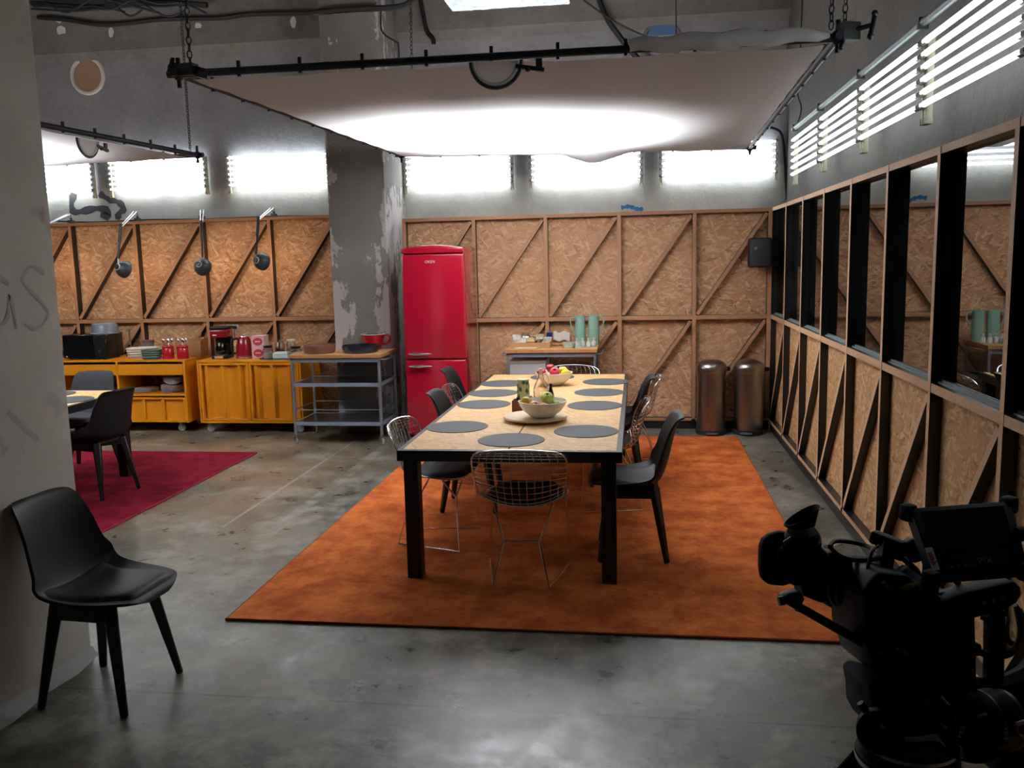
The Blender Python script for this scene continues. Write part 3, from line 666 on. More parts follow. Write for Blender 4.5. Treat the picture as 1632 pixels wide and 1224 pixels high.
# placemats
pm = MB().lathe([(0.0, 0.0), (0.188, 0.0), (0.19, 0.002), (0.188, 0.004), (0.0, 0.0035)], 40, cap=False).mesh('placemat', 'placemat')
ZT = 0.741
for x, y, lb in ((-1.10, 5.18, 'round dark grey placemat before the wire chair next to the near table leg'), (-0.71, 4.797, 'round dark grey placemat before the wire chair at the table end facing the film camera'),
                 (-1.08, 6.02, 'round dark grey placemat before the black chair on the fridge side'), (-1.10, 6.54, 'round dark grey placemat before the second wire chair on the fridge side'),
                 (-1.10, 7.06, 'round dark grey placemat before the last black chair on the fridge side'), (-0.73, 7.44, 'round dark grey placemat behind the white bowl of red apples'),
                 (-0.303, 5.06, 'round dark grey placemat before the big black chair on the partition side'), (-0.295, 5.97, 'round dark grey placemat before the first wire chair on the partition side'),
                 (-0.29, 6.57, 'round dark grey placemat before the second black chair on the partition side'), (-0.26, 7.14, 'round dark grey placemat at the table corner near the bins, overhanging the edge'),
                 (-4.43, 6.22, 'round dark grey placemat before the near chair at the burgundy rug table'), (-4.78, 6.5, 'round dark grey placemat before the far chair at the burgundy rug table')):
    tag(link('placemat', pm, None, (x, y, ZT)), lb, 'placemat', 'round placemats')

# ================================================================== chairs
SK = [(.245, .425, .06, 0, 0), (.238, .443, .135, 0, 0), (.205, .455, .19, 0, 0), (.10, .444, .228, .014, 0), (0, .428, .240, .038, 0), (-.09, .424, .245, .062, 0), (-.155, .452, .243, .066, .03),
      (-.19, .515, .233, .045, .058), (-.215, .60, .215, 0, .06), (-.235, .69, .20, 0, .05), (-.254, .765, .185, .002, .034), (-.274, .812, .165, .002, .018), (-.292, .826, .115, -.006, .0)]
def shell_pt(u, v, off=0.0):
    y, z, w, lf, wr = crom(SK, v); a = abs(u)**2.4
    return Vector((w*u, y+wr*a, z+lf*a))
def shell_pad(u, v):
    t = 0.10+0.42*v; p = shell_pt(u*0.82, t); e = max(0, (1-abs(u)**5)*(1-abs(2*v-1)**5))
    return p+Vector((0, 0.004, 0.001+0.034*e**0.5))
def make_shell_chair(label, seat='black_leather', shell='black_plastic'):
    r = thing('shell_chair', label, 'chair', group='black shell chairs')
    MB().surf(shell_pt, 16, 40, 0.012).build('shell', shell, r, smooth=60)
    MB().surf(shell_pad, 14, 16).build('seat_pad', seat, r, smooth=70)
    m = MB().beam((-.135, -.125, .40), (.135, .125, .40), .045, .05).beam((-.135, .125, .40), (.135, -.125, .40), .045, .05).b2((-.11, -.12, .415), (.11, .12, .436))
    for sx in (-1, 1): m.beam((sx*.135, -.125, .395), (sx*.135, .125, .395), .03, .06)
    m.build('leg_frame', 'black_wood', r)
    for sx in (-1, 1):
        for sy in (-1, 1):
            MB().beam((sx*.128, sy*.12, .43), (sx*.19, sy*.19, 0), .05, .05, up=(sx*.7, sy*.7, 0.2), w1=.03, h1=.028).build('leg', 'black_wood', r, bevel=0.006)
    return r
WK = [(.235, .448, .16, 0, 0), (.20, .440, .205, .004, 0), (.12, .428, .232, .02, 0), (.0, .415, .240, .045, 0), (-.10, .412, .240, .068, 0), (-.165, .445, .24, .065, .03), (-.20, .52, .245, .035, .055),
      (-.222, .61, .252, .0, .062), (-.243, .69, .252, -.006, .05), (-.258, .735, .238, -.012, .04), (-.266, .76, .20, -.016, .03)]
def wire_pt(u, v):
    y, z, w, lf, wr = crom(WK, v); a = abs(u)**2.2
    return Vector((w*u, y+wr*a, z+lf*a))
def make_wire_chair(label):
    r = thing('wire_chair', label, 'chair', group='chromed wire chairs')
    m = MB()
    for i in range(1, 12):
        u = -1+2*i/12; m.tube([wire_pt(u, j/26) for j in range(27)], 0.0024, 4)
    for j in range(1, 24):
        v = j/24; m.tube([wire_pt(-1+2*i/14, v) for i in range(15)], 0.0024, 4)
    m.build('wire_mesh', 'chrome', r)['kind'] = 'stuff'
    rim = [wire_pt(-1+2*i/12, 0) for i in range(12)]+[wire_pt(1, j/24) for j in range(24)]+[wire_pt(1-2*i/12, 1) for i in range(12)]+[wire_pt(-1, 1-j/24) for j in range(24)]
    MB().tube(rim, 0.005, 6, closed=True).build('rim', 'chrome', r)
    def pad(u, v):
        t = 0.02+0.42*v; p = wire_pt(u*0.86, t); e = max(0, (1-abs(u)**5)*(1-abs(2*v-1)**5)); return p+Vector((0, 0.0, 0.004+0.032*e**0.6))
    MB().surf(pad, 14, 14, 0.006).build('seat_pad', 'black_leather', r, smooth=70)
    for s in (-1, 1):
        ff = (s*.238, .205, .006); rf = (s*.150, -.215, .006)
        MB().tube([(s*.2, .10, .428), (s*.213, .185, .335), ff, rf, (s*.097, -.155, .235), (s*.165, -.06, .425)], 0.0055, 7).tube([(s*.213, .185, .335), (s*.2, .225, .44)], 0.0055, 7).build('sled_leg', 'chrome', r)
    MB().cyl((-.097, -.155, .235), (.097, -.155, .235), 0.0055, n=7).build('cross_bar', 'chrome', r)
    MB().tube([(-.2, .10, .428), (-.12, .10, .41), (.12, .10, .41), (.2, .10, .428)], 0.0055, 7).build('seat_bar', 'chrome', r)
    return r
RF = 0.0145
sh = make_shell_chair('black shell chair standing alone against the grey pillar'); sh.location = (-2.185, 3.18, 0); sh.rotation_euler = (0, 0, -PI/2-0.07)
def sc(x, y, rz, lb): return dup(sh, (x, y, RF), rz, lb)
sc(-0.035, 5.06, PI/2+0.03, 'black shell chair at the near corner of the long table, backed by the glass partition')
sc(-0.165, 6.72, PI/2, 'black shell chair between the two wire chairs on the partition side')
sc(-1.165, 5.97, -PI/2, 'black shell chair between the two wire chairs in front of the red fridge')
sc(-1.36, 7.27, -PI/2, 'black shell chair at the far end of the table side facing the fridge')
sc(-4.165, 6.15, PI/2-0.20, 'black shell chair on the burgundy rug, seen from behind')
fc = make_shell_chair('grey padded shell chair at the far end of the burgundy rug table', 'grey_fabric', 'grey_fabric'); fc.location = (-4.80, 6.93, RF); fc.rotation_euler = (0, 0, PI+0.1)
wc = make_wire_chair('chromed wire chair with black pad at the table end facing the film camera'); wc.location = (-0.622, 4.648, RF)
dup(wc, (-1.25, 5.22, RF), -PI/2-0.08, 'chromed wire chair with black pad behind the near leg of the long table')
dup(wc, (-1.26, 6.74, RF), -PI/2, 'chromed wire chair in front of the fridge between two black chairs')
dup(wc, (-0.185, 6.07, RF), PI/2, 'chromed wire chair between two black chairs on the partition side')
dup(wc, (-0.07, 7.30, RF), PI/2, 'chromed wire chair on the partition side, last before the bins')
dup(wc, (-0.60, 7.76, RF), PI, 'chromed wire chair at the far table end before the second trolley')

# ================================================================== fridge
fr = thing('fridge', 'tall glossy red retro fridge freezer with chrome handles', 'fridge', (-1.935, 8.20, 0.0145))
hw = 0.30
def arch(x0, x1, z, rise, n=12): return [(x0+(x1-x0)*i/n, z+rise*(1-(2*i/n-1)**2)) for i in range(n+1)]
prof = [(-hw, 0.05), (hw, 0.05)]+[(x, z) for x, z in reversed(arch(-hw, hw, 1.862, 0.03))]
MB().prism([(x, 0.055, z) for x, z in prof], (0, 0.59, 0)).build('body', 'red_enamel', fr, bevel=0.008, seg=2)
MB().b2((-hw, 0, 0.06), (hw, 0.052, 0.796)).build('lower_door', 'red_enamel', fr, bevel=0.014, seg=3)
MB().b2((-hw, 0, 0.806), (hw, 0.052, 1.806)).build('upper_door', 'red_enamel', fr, bevel=0.014, seg=3)
MB().prism([(x, 0.002, z) for x, z in [(-hw, 1.816), (hw, 1.816)]+list(reversed(arch(-hw, hw, 1.862, 0.03)))], (0, 0.052, 0)).build('top_cap', 'red_enamel', fr, bevel=0.008, seg=2)
MB().b2((-hw+0.02, 0.03, 0), (hw-0.02, 0.6, 0.055)).build('kick_plate', 'black_plastic', fr)
for z in (0.858, 0.738):
    h = MB().lathe([(0.004, -0.105), (0.013, -0.07), (0.017, 0.0), (0.011, 0.08), (0.006, 0.125)], 12, (-0.15, -0.035, z), RY(PI/2)).build('handle', 'chrome', fr)
    for dx in (-0.045, 0.02): MB().cyl((-0.15+dx, -0.035, z), (-0.15+dx, 0.004, z), 0.016, n=10).build('handle_mount', 'chrome', h)
lettering('OKEN', 0.036, 'ink_light', fr, (-0.02, -0.001, 1.735), (1, 0, 0), (0, 0, 1))

# ================================================================== bins
def make_bin(label):
    r = thing('pedal_bin', label, 'bin', group='steel pedal bins')
    MB().lathe([(0.146, 0.0), (0.150, 0.01), (0.150, 0.045), (0.144, 0.05)], 32).build('base_ring', 'rubber', r)
    MB().lathe([(0.141, 0.05), (0.141, 0.612)], 40).build('body', 'steel_brushed', r)
    MB().lathe([(0.144, 0.612), (0.147, 0.62), (0.147, 0.655), (0.140, 0.685), (0.115, 0.712), (0.07, 0.73), (0.0, 0.737)], 40).build('lid', 'steel_brushed', r)
    MB().box((0.15, 0.06, 0.635), (0.07, 0.05, 0.04), RZ(0.35)).build('hinge', 'black_plastic', r, bevel=0.008)
    MB().lathe([(0.0, 0.0), (0.058, 0.0), (0.058, 0.012), (0.0, 0.016)], 20, (0, -0.155, 0.02), cap=False, sy=0.55).build('pedal', 'steel', r)
    return r
b1 = make_bin('tall brushed steel pedal bin standing further from the glass partition'); b1.location = (0.715, 8.73, 0)
dup(b1, (1.075, 8.73, 0), -0.25, 'tall brushed steel pedal bin in the corner next to the glass partition')

# ================================================================== speaker
sp_ = thing('wall_speaker', 'small black loudspeaker mounted on the chipboard above the bins', 'speaker', (1.165, 8.92, 1.62))
MB().b2((-0.10, -0.17, 0), (0.11, -0.03, 0.285)).build('cabinet', 'speaker_black', sp_, bevel=0.02, seg=3)
MB().b2((-0.085, -0.176, 0.015), (0.095, -0.165, 0.27)).build('grille', 'rig_grey', sp_, bevel=0.012, seg=2)
MB().b2((-0.04, -0.03, 0.08), (0.04, 0.0, 0.2)).build('wall_bracket', 'black_metal', sp_)
MB().b2((-0.055, -0.179, 0.185), (-0.03, -0.175, 0.191)).build('badge', 'ink_light', sp_)
MB().b2((-0.057, -0.179, 0.172), (-0.03, -0.175, 0.178)).build('badge', 'caster_grey', sp_)

# ================================================================== steel trolleys
def make_trolley(name, label, w, d, loc, zt=0.885, shelves=(0.60, 0.215), rails=True, wheels=True):
    r = thing(name, label, 'trolley', loc, group='steel trolleys with butcher block tops'); hx, hy = w/2, d/2
    MB().b2((-hx-0.012, -hy-0.02, zt-0.035), (hx+0.012, hy+0.01, zt)).build('butcher_top', ['butcher', 'butcher_edge'], r, bevel=0.003, pick=lambda n: 0 if abs(n.z) > 0.8 else 1)
    for sy in (-1, 1): MB().b2((-hx, sy*(hy-0.01)-0.008, zt-0.075), (hx, sy*(hy-0.01)+0.008, zt-0.036)).build('apron', 'steel_blue', r)
    for sx in (-1, 1):
        for sy in (-1, 1):
            c = (sx*(hx-0.012), sy*(hy-0.012))
            MB().b2((c[0]-0.012, c[1]-0.012, 0.10), (c[0]+0.012, c[1]+0.012, zt-0.036)).build('leg', 'trolley_steel', r)
            k = MB().cyl((c[0], c[1], 0.085), (c[0], c[1], 0.102), 0.02, n=10).b2((c[0]-0.016, c[1]-0.02, 0.03), (c[0]-0.012, c[1]+0.02, 0.085)).b2((c[0]+0.012, c[1]-0.02, 0.03), (c[0]+0.016, c[1]+0.02, 0.085)).build('caster', 'chrome', r)
            MB().lathe([(0.0, -0.011), (0.03, -0.011), (0.036, -0.006), (0.036, 0.006), (0.03, 0.011), (0.0, 0.011)], 18, (c[0], c[1]+0.006, 0.036), RZ(0.5) @ RY(PI/2), cap=False).build('wheel', 'wheel_grey', k)
    for z in shelves:
        s = MB().b2((-hx+0.02, -hy+0.02, z-0.004), (hx-0.02, hy-0.02, z)).build('shelf', 'shelf_steel', r)
        for sy in (-1, 1): MB().b2((-hx+0.024, sy*(hy-0.012)-0.006, z-0.03), (hx-0.024, sy*(hy-0.012)+0.006, z+0.004)).build('shelf_edge', 'steel_blue', s)
        for sx in (-1, 1): MB().b2((sx*(hx-0.012)-0.006, -hy+0.024, z-0.03), (sx*(hx-0.012)+0.006, hy-0.024, z+0.004)).build('shelf_edge', 'steel_blue', s)
    if rails:
        z = 0.34
        for sy in (-1, 1): MB().cyl((-hx+0.012, sy*(hy-0.012), z), (hx-0.012, sy*(hy-0.012), z), 0.005, n=6).build('guard_rail', 'trolley_steel', r)
        for sx in (-1, 1): MB().cyl((sx*(hx-0.012), -hy+0.012, z), (sx*(hx-0.012), hy-0.012, z), 0.005, n=6).build('guard_rail', 'trolley_steel', r)
    for sx in (-1, 1):
        MB().tube([(sx*hx, -hy+0.03, zt-0.055), (sx*(hx+0.05), -hy+0.05, zt-0.055), (sx*(hx+0.05), hy-0.05, zt-0.055), (sx*hx, hy-0.03, zt-0.055)], 0.006, 7).build('towel_bar', 'trolley_steel', r)
    return r
make_trolley('kitchen_trolley', 'steel kitchen trolley with butcher block top and two shelves before the flaking column', 0.90, 0.57, (-2.90, 8.355, 0))
make_trolley('kitchen_trolley', 'steel trolley with butcher block top and mint jugs against the chipboard wall', 0.86, 0.57, (-0.825, 8.585, 0.0145), zt=0.8805, shelves=(0.57, 0.2), rails=False)

# ================================================================== yellow cabinets
def caster(r, x, y, h=0.105):
    k = MB().b2((x-0.025, y-0.03, h-0.012), (x+0.025, y+0.03, h)).b2((x-0.016, y-0.024, 0.05), (x+0.016, y-0.02, h-0.012)).b2((x-0.016, y+0.012, 0.05), (x+0.016, y+0.016, h-0.012)).build('caster', 'steel', r)
    MB().lathe([(0.0, -0.012), (0.036, -0.012), (0.043, -0.007), (0.043, 0.007), (0.036, 0.012), (0.0, 0.012)], 20, (x, y-0.004, 0.043), RX(PI/2), cap=False).build('wheel', 'caster_grey', k)
Z0 = 0.107
c1 = thing('open_cabinet', 'yellow steel cabinet on wheels with slot drawers and open shelves', 'cabinet', (-5.53, 8.90, 0))
hx, hy, zt = 0.78, 0.29, 0.785; T = 0.022
for x in (-hx+T/2, 0.0, hx-T/2): MB().b2((x-T/2, -hy, Z0), (x+T/2, hy, zt-T)).build('side_panel', 'yellow_paint', c1, bevel=0.002)
MB().b2((-hx, -hy, zt-T), (hx, hy, zt)).build('top_panel', 'yellow_paint', c1, bevel=0.002)
MB().b2((-hx+T, hy-0.012, Z0), (hx-T, hy, zt-T)).build('back_panel', 'yellow_dark', c1)
for s in (-1, 1):
    x0, x1 = (-hx+T, -T/2) if s < 0 else (T/2, hx-T)
    d = MB().b2((x0+0.003, -hy+0.001, 0.622), (x1-0.003, -hy+0.02, 0.738)).build('drawer', 'yellow_paint', c1, bevel=0.002)
    MB().b2((x0+0.003, -hy+0.02, 0.622), (x1-0.003, hy-0.03, 0.632)).build('drawer_tray', 'yellow_dark', d)
    MB().b2((x0, -hy, 0.398), (x1, hy-0.013, 0.42)).build('shelf', 'yellow_paint', c1)
    MB().b2((x0, -hy+0.04, Z0), (x1, hy-0.013, Z0+T)).build('bottom_panel', 'yellow_paint', c1)
    m = MB().b2((x0+0.003, -hy+0.03, Z0+0.005), (x1-0.003, -hy+0.036, 0.375)); w = x1-x0
    m.b2((x0+0.003, -hy+0.001, Z0+0.005), (x1-0.003, -hy+0.03, Z0+0.03)).b2((x0+0.003, -hy+0.001, 0.36), (x1-0.003, -hy+0.03, 0.38))
    f = m.build('flap_door', 'yellow_paint', c1)
    for q in (0.0, 0.33, 0.63, 0.965):
        MB().b2((x0+0.003+w*q, -hy+0.001, Z0+0.03), (x0+0.003+w*q+0.03, -hy+0.03, 0.36)).build('rib', 'yellow_paint', f, bevel=0.003)
for x in (-0.65, 0.65):
    for y in (-0.2, 0.2): caster(c1, x, y)
c2 = thing('door_cabinet', 'yellow steel cabinet on wheels with two ribbed doors', 'cabinet', (-4.035, 8.88, 0))
hx, hy, zt = 0.575, 0.28, 0.775
for x in (-hx+T/2, hx-T/2): MB().b2((x-T/2, -hy, Z0), (x+T/2, hy, zt-T)).build('side_panel', 'yellow_paint', c2, bevel=0.002)
MB().b2((-hx, -hy, zt-T), (hx, hy, zt)).build('top_panel', 'yellow_paint', c2, bevel=0.002)
MB().b2((-hx+T, -hy, Z0), (hx-T, hy, Z0+T)).build('bottom_panel', 'yellow_paint', c2, bevel=0.002)
MB().b2((-hx+T, hy-0.012, Z0+T), (hx-T, hy, zt-T)).build('back_panel', 'yellow_dark', c2)
for s in (-1, 1):
    x0, x1 = (-hx+T+0.004, -0.003) if s < 0 else (0.003, hx-T-0.004); z0, z1 = Z0+T+0.004, zt-T-0.004
    m = MB().b2((x0+0.02, -hy+0.038, z0+0.02), (x1-0.02, -hy+0.044, z1-0.02))
    m.b2((x0, -hy-0.004, z0), (x0+0.025, -hy+0.044, z1)).b2((x1-0.025, -hy-0.004, z0), (x1, -hy+0.044, z1)).b2((x0+0.025, -hy-0.004, z0), (x1-0.025, -hy+0.044, z0+0.025)).b2((x0+0.025, -hy-0.004, z1-0.025), (x1-0.025, -hy+0.044, z1))
    dr = m.build('door', 'yellow_paint', c2, bevel=0.002); w = x1-x0-0.05; xx = x0+0.025
    for q in (0.07, 0.42, 0.80):
        a = xx+w*q
        MB().prism([(a-0.012, -hy+0.04, z0+0.026), (a+0.004, -hy+0.002, z0+0.026), (a+0.032, -hy+0.002, z0+0.026), (a+0.062, -hy+0.04, z0+0.026)], (0, 0, z1-z0-0.052)).build('rib', 'yellow_paint', dr)
    MB().cyl((x0-0.001 if s < 0 else x1+0.001, -hy-0.006, z0+0.08), (x0-0.001 if s < 0 else x1+0.001, -hy-0.006, z0+0.13), 0.006).build('hinge', 'yellow_dark', dr)
for x in (-0.5, 0.5):
    for y in (-0.2, 0.2): caster(c2, x, y)

# ================================================================== desk lamps clipped to the panelling
def desk_lamp(label, base_px, piv_px, elbow_px, neck_px, head_px, aim, lit=True):
    b = onY(*base_px, 9.27); b.z = 2.281
    r = thing('clamp_lamp', label, 'lamp', b, group='grey clamp lamps on the kitchen panelling')
    pv = onY(*piv_px, 9.2)-b; el = onY(*elbow_px, 8.92)-b; nk = onY(*neck_px, 8.88)-b; hd = onY(*head_px, 8.90)-b
    MB().b2((-0.022, -0.02, 0), (0.022, 0.05, 0.03)).cyl((0, 0.02, 0.02), (0, 0.02, 0.055), 0.012).build('clamp', 'lamp_grey', r)
    p0 = Vector((0, 0.02, 0.05)); off = Vector((0.018, 0, 0))
    m = MB()
    for s in (-1, 1): m.cyl(p0+off*s*0.6, pv+off*s, 0.005, n=6)
    m.ball(pv-off, 0.009, 8, 5).ball(pv+off, 0.009, 8, 5); m.build('lower_arm', 'steel', r)
    m = MB()
    for s in (-1, 1): m.cyl(pv+off*s, el+off*s*0.7, 0.005, n=6)
    m.build('middle_arm', 'steel', r)
    MB().cyl(el+Vector((0, 0, 0.03)), el.lerp(nk, 0.5), 0.016, n=8).cyl(el.lerp(nk, 0.45), nk, 0.011, n=8).build('upper_arm', 'lamp_grey', r)
    A = Vector(aim).normalized(); Q = A.to_track_quat('Z', 'Y').to_matrix()
    prof = [(0.0, -0.085), (0.026, -0.082), (0.03, -0.055), (0.055, -0.045), (0.078, -0.022), (0.092, 0.01), (0.096, 0.045), (0.092, 0.045), (0.086, 0.01), (0.072, -0.018), (0.05, -0.038), (0.0, -0.044)]
    MB().lathe(prof, 24, hd, Q, cap=False).build('shade', 'lamp_grey', r)
    MB().lathe([(0.034, -0.056), (0.034, -0.062), (0.028, -0.066)], 20, hd, Q, cap=False).build('vent_ring', 'white_plastic', r)  # lamp light leaking through the vents, put in as a white ring
    MB().cyl(nk, hd-A*0.05, 0.008, n=8).build('neck', 'steel', r)
    MB().ball(hd+A*0.015, 0.026, 10, 7).build('bulb', 'bulb_glow', r)
    L = bpy.data.lights.new('bulb_light', 'POINT'); L.energy = DESK_LAMP; L.color = (1.0, 0.66, 0.34); L.shadow_soft_size = 0.03
    o = bpy.data.objects.new('bulb_light', L); COL.objects.link(o); o.parent = r; o.location = hd+A*0.06
    return r
desk_lamp('grey clamp lamp hanging over the microwave and white basket', (218, 352), (215, 338), (193, 361), (188, 412), (195, 428), (0.3, 0.9, -0.3))
desk_lamp('grey clamp lamp with its dome seen straight from behind, over the red canisters', (321, 350), (322, 335), (321, 356), (323, 410), (321, 424), (0.0, 0.9, -0.3))
desk_lamp('grey clamp lamp hanging over the coffee maker and kettle', (436, 347), (433, 332), (412, 350), (408, 405), (415, 416), (0.3, 0.9, -0.15))
desk_lamp('grey clamp lamp reaching behind the pillar, over the open cabinet', (112, 354), (109, 342), (66, 362), (60, 412), (64, 428), (0.6, 0.75, -0.2))

# ================================================================== things on the open cabinet
CT = 0.7855
mw = thing('microwave', 'black microwave oven on the open yellow cabinet', 'microwave', (-5.93, 8.85, CT))
MB().b2((-0.25, -0.155, 0.012), (0.245, 0.17, 0.268)).build('body', 'microwave_black', mw, bevel=0.006)
MB().b2((-0.25, -0.172, 0.016), (0.12, -0.156, 0.264)).build('door', 'microwave_black', mw, bevel=0.004)
MB().b2((0.124, -0.172, 0.016), (0.245, -0.156, 0.264)).build('control_panel', 'black_plastic', mw, bevel=0.004)
MB().cyl((0.185, -0.172, 0.09), (0.185, -0.184, 0.09), 0.022).build('knob', 'rig_grey', mw)
for sx in (-0.2, 0.2):
    for sy in (-0.12, 0.13): MB().cyl((sx, sy, 0), (sx, sy, 0.013), 0.015).build('foot', 'rubber', mw)
MB().b2((-0.222, -0.1735, 0.03), (-0.205, -0.1715, 0.04)).build('badge', 'ink_light', mw)
tag(MB().lathe([(0.155, 0), (0.158, 0.006), (0.148, 0.012), (0.135, 0.075), (0.125, 0.108), (0.11, 0.118), (0.0, 0.12)], 32, cap=False).build('upturned_bowl', 'clear_bowl'), 'grey translucent bowl upside down on the microwave', 'bowl').location = (-5.79, 8.86, CT+0.2685)
r = thing('paper_towel_stand', 'thin upright steel paper towel stand beside the microwave', 'stand', (-5.60, 9.02, CT))
MB().lathe([(0.055, 0), (0.055, 0.008), (0.0, 0.012)], 20, cap=False).build('base', 'black_plastic', r); MB().cyl((0, 0, 0.01), (0, 0, 0.30), 0.009, n=10).build('rod', 'steel', r)
r = thing('clear_cup', 'frosted plastic cup with brown rim behind the white basket', 'cup', (-5.42, 9.08, CT))
MB().lathe([(0.042, 0), (0.045, 0.0), (0.062, 0.15), (0.059, 0.15), (0.043, 0.004)], 20, cap=False).build('cup_body', 'clear_bowl', r); MB().lathe([(0.064, 0.145), (0.066, 0.15), (0.066, 0.17), (0.05, 0.172), (0.0, 0.172)], 20, cap=False).build('lid', 'dish_brown', r)
def basket(label, mat, loc, sx, sy, h, rz=0):
    r = thing('basket', label, 'basket', loc, rz)
    prof = [(0.0, 0), (0.82, 0), (0.9, 0.02), (1.0, h), (0.95, h), (0.84, 0.03), (0.0, 0.025)]
    m = MB()
    def ring(k, R, z):     # squared ring
        a = 2*PI*k/28; c_, s_ = math.cos(a), math.sin(a); q = (abs(c_)**4+abs(s_)**4)**-0.25
        return (R*sx*c_*q, R*sy*s_*q, z)
    vs = [ring(k, max(R, 1e-4), z) for R, z in prof for k in range(28)]
    m.add(vs, [(i*28+k, i*28+(k+1) % 28, (i+1)*28+(k+1) % 28, (i+1)*28+k) for i in range(len(prof)-1) for k in range(28)]); m.build('basket_body', mat, r)
    for z in (0.25*h, 0.5*h, 0.75*h, h):
        MB().tube([ring(k, 0.9+0.1*z/h+0.012, z) for k in range(28)], 0.006, 5, closed=True).build('weave_band', mat, r)
    return r
basket('low white woven basket on the open yellow cabinet', 'basket_white', (-5.36, 8.86, CT), 0.16, 0.11, 0.105, 0.35)
basket('small grey-green woven basket on the open yellow cabinet', 'basket_green', (-5.15, 8.675, CT), 0.10, 0.06, 0.10, 0.1)
def canister(label, x, y):
    r = thing('canister', label, 'canister', (x, y, CT), group='red canisters of spoons')
    MB().lathe([(0.0, 0), (0.058, 0), (0.06, 0.004), (0.06, 0.112), (0.057, 0.116), (0.06, 0.122), (0.06, 0.135), (0.053, 0.14), (0.05, 0.14), (0.05, 0.03), (0.0, 0.03)], 24, cap=False).build('canister_body', 'red_gloss', r)
    for k in range(4):
        a = k*1.7+x; p0 = Vector((0.02*math.cos(a), 0.02*math.sin(a), 0.035)); p1 = Vector((0.042*math.cos(a+0.6), 0.042*math.sin(a+0.6), 0.175))
        s = MB().cyl(p0, p1, 0.003, n=6).ball(p1+Vector((0, 0, 0.018)), (0.016, 0.007, 0.024), 10, 6).build('spoon', 'chrome', r)
canister('red enamel canister of spoons beside the grey-green basket', -4.985, 8.72)
canister('red enamel canister of spoons before the brown paper bag', -4.815, 8.715)
r = thing('paper_bag', 'open brown paper bag holding cutlery behind the red canisters', 'bag', (-4.86, 8.98, CT))
m = MB(); a0 = [(-0.13, -0.08), (0.15, -0.08), (0.15, 0.08), (-0.13, 0.08)]; vs = [(x, y, 0) for x, y in a0]+[(x*1.08, y*1.1, 0.19+0.015*(-1)**i) for i, (x, y) in enumerate(a0)]+[(x*1.05, y*1.06, 0.188) for x, y in a0]+[(x*0.97, y*0.95, 0.01) for x, y in a0]
m.add(vs, [(3, 2, 1, 0)]+[(b*4+i, b*4+(i+1) % 4, b*4+4+(i+1) % 4, b*4+4+i) for b in range(3) for i in range(4)]+[(12, 13, 14, 15)]); m.build('bag_body', 'paper_bag', r)
for k in range(5): MB().beam((0.02+0.02*k, 0.02*(k % 2), 0.06), (0.08+0.025*k, 0.03*(k % 2), 0.22+0.012*(k % 3)), 0.013, 0.003).build('cutlery', 'chrome', r)
# plates and glasses in the open shelf
SHZ = 0.4205
plate = MB().lathe([(0.0, 0.004), (0.08, 0.004), (0.125, 0.012), (0.126, 0.015), (0.08, 0.009), (0.0, 0.008)], 32, cap=False).mesh('dinner_plate', 'plate_white')
ORD = ['lowest', 'second', 'third', 'fourth', 'fifth', 'sixth', 'seventh', 'eighth', 'ninth']
def nth(k, n, what): return ('topmost ' if k == n-1 else ORD[k]+' ')+what+('' if k in (0, n-1) else ', counted from the bottom')
for k in range(5): tag(link('dinner_plate', plate, None, (-5.31, 8.78, SHZ+0.0075*k-0.0035)), nth(k, 5, 'white plate of the low stack in the open cabinet'), 'plate', 'plates of the low stack')
for k in range(9): tag(link('dinner_plate', plate, None, (-4.985+0.004*math.sin(k*2.2), 8.77, SHZ+0.0085*k-0.0035)), nth(k, 9, 'white plate of the tall stack in the open cabinet'), 'plate', 'plates of the tall stack')
bw = MB().lathe([(0.0, 0.0), (0.045, 0.0), (0.07, 0.018), (0.102, 0.04), (0.1, 0.042), (0.066, 0.022), (0.0, 0.006)], 28, cap=False).mesh('soup_bowl', 'plate_white')
for k in range(4): tag(link('soup_bowl', bw, None, (-4.985, 8.77, SHZ+0.0805+0.014*k)), nth(k, 4, 'white bowl of those stacked on the tall pile of plates'), 'bowl', 'bowls on the plate stack')
wg = MB().lathe([(0.0, 0.0), (0.034, 0.001), (0.005, 0.006), (0.004, 0.075), (0.02, 0.09), (0.034, 0.115), (0.033, 0.15), (0.031, 0.15), (0.032, 0.115), (0.018, 0.093), (0.0, 0.085)], 18, cap=False).mesh('wine_glass', 'clear_glass')
for x, y, lb in ((-5.37, 9.02, 'clear stemmed glass closest to the divider of the open cabinet'), (-5.28, 9.05, 'clear stemmed glass between the other two behind the low plates'), (-5.18, 9.01, 'clear stemmed glass closest to the tall stack of plates')): tag(link('wine_glass', wg, None, (x, y, SHZ)), lb, 'glass', 'glasses behind the plates')
# ================================================================== things on the door cabinet
CT2 = 0.7755
r = thing('coffee_maker', 'black and dark red filter coffee maker on the door cabinet', 'coffee maker', (-4.425, 8.84, CT2), 0.12); cm = r
MB().b2((-0.105, -0.12, 0), (0.105, 0.12, 0.035)).build('base', 'black_plastic', r, bevel=0.012, seg=2)
MB().b2((-0.105, 0.04, 0.035), (0.105, 0.12, 0.23)).build('tank', 'black_plastic', r, bevel=0.008)
MB().b2((-0.11, -0.12, 0.225), (0.11, 0.122, 0.315)).build('filter_housing', 'red_dark', r, bevel=0.02, seg=3)
MB().b2((-0.112, -0.122, 0.315), (0.112, 0.124, 0.342)).build('lid', 'black_plastic', r, bevel=0.012, seg=2)
MB().lathe([(0.0, 0), (0.05, 0), (0.072, 0.03), (0.076, 0.07), (0.06, 0.115), (0.052, 0.13), (0.0, 0.132)], 24, (0, -0.035, 0.042), cap=False).build('glass_jug', 'microwave_black', r)
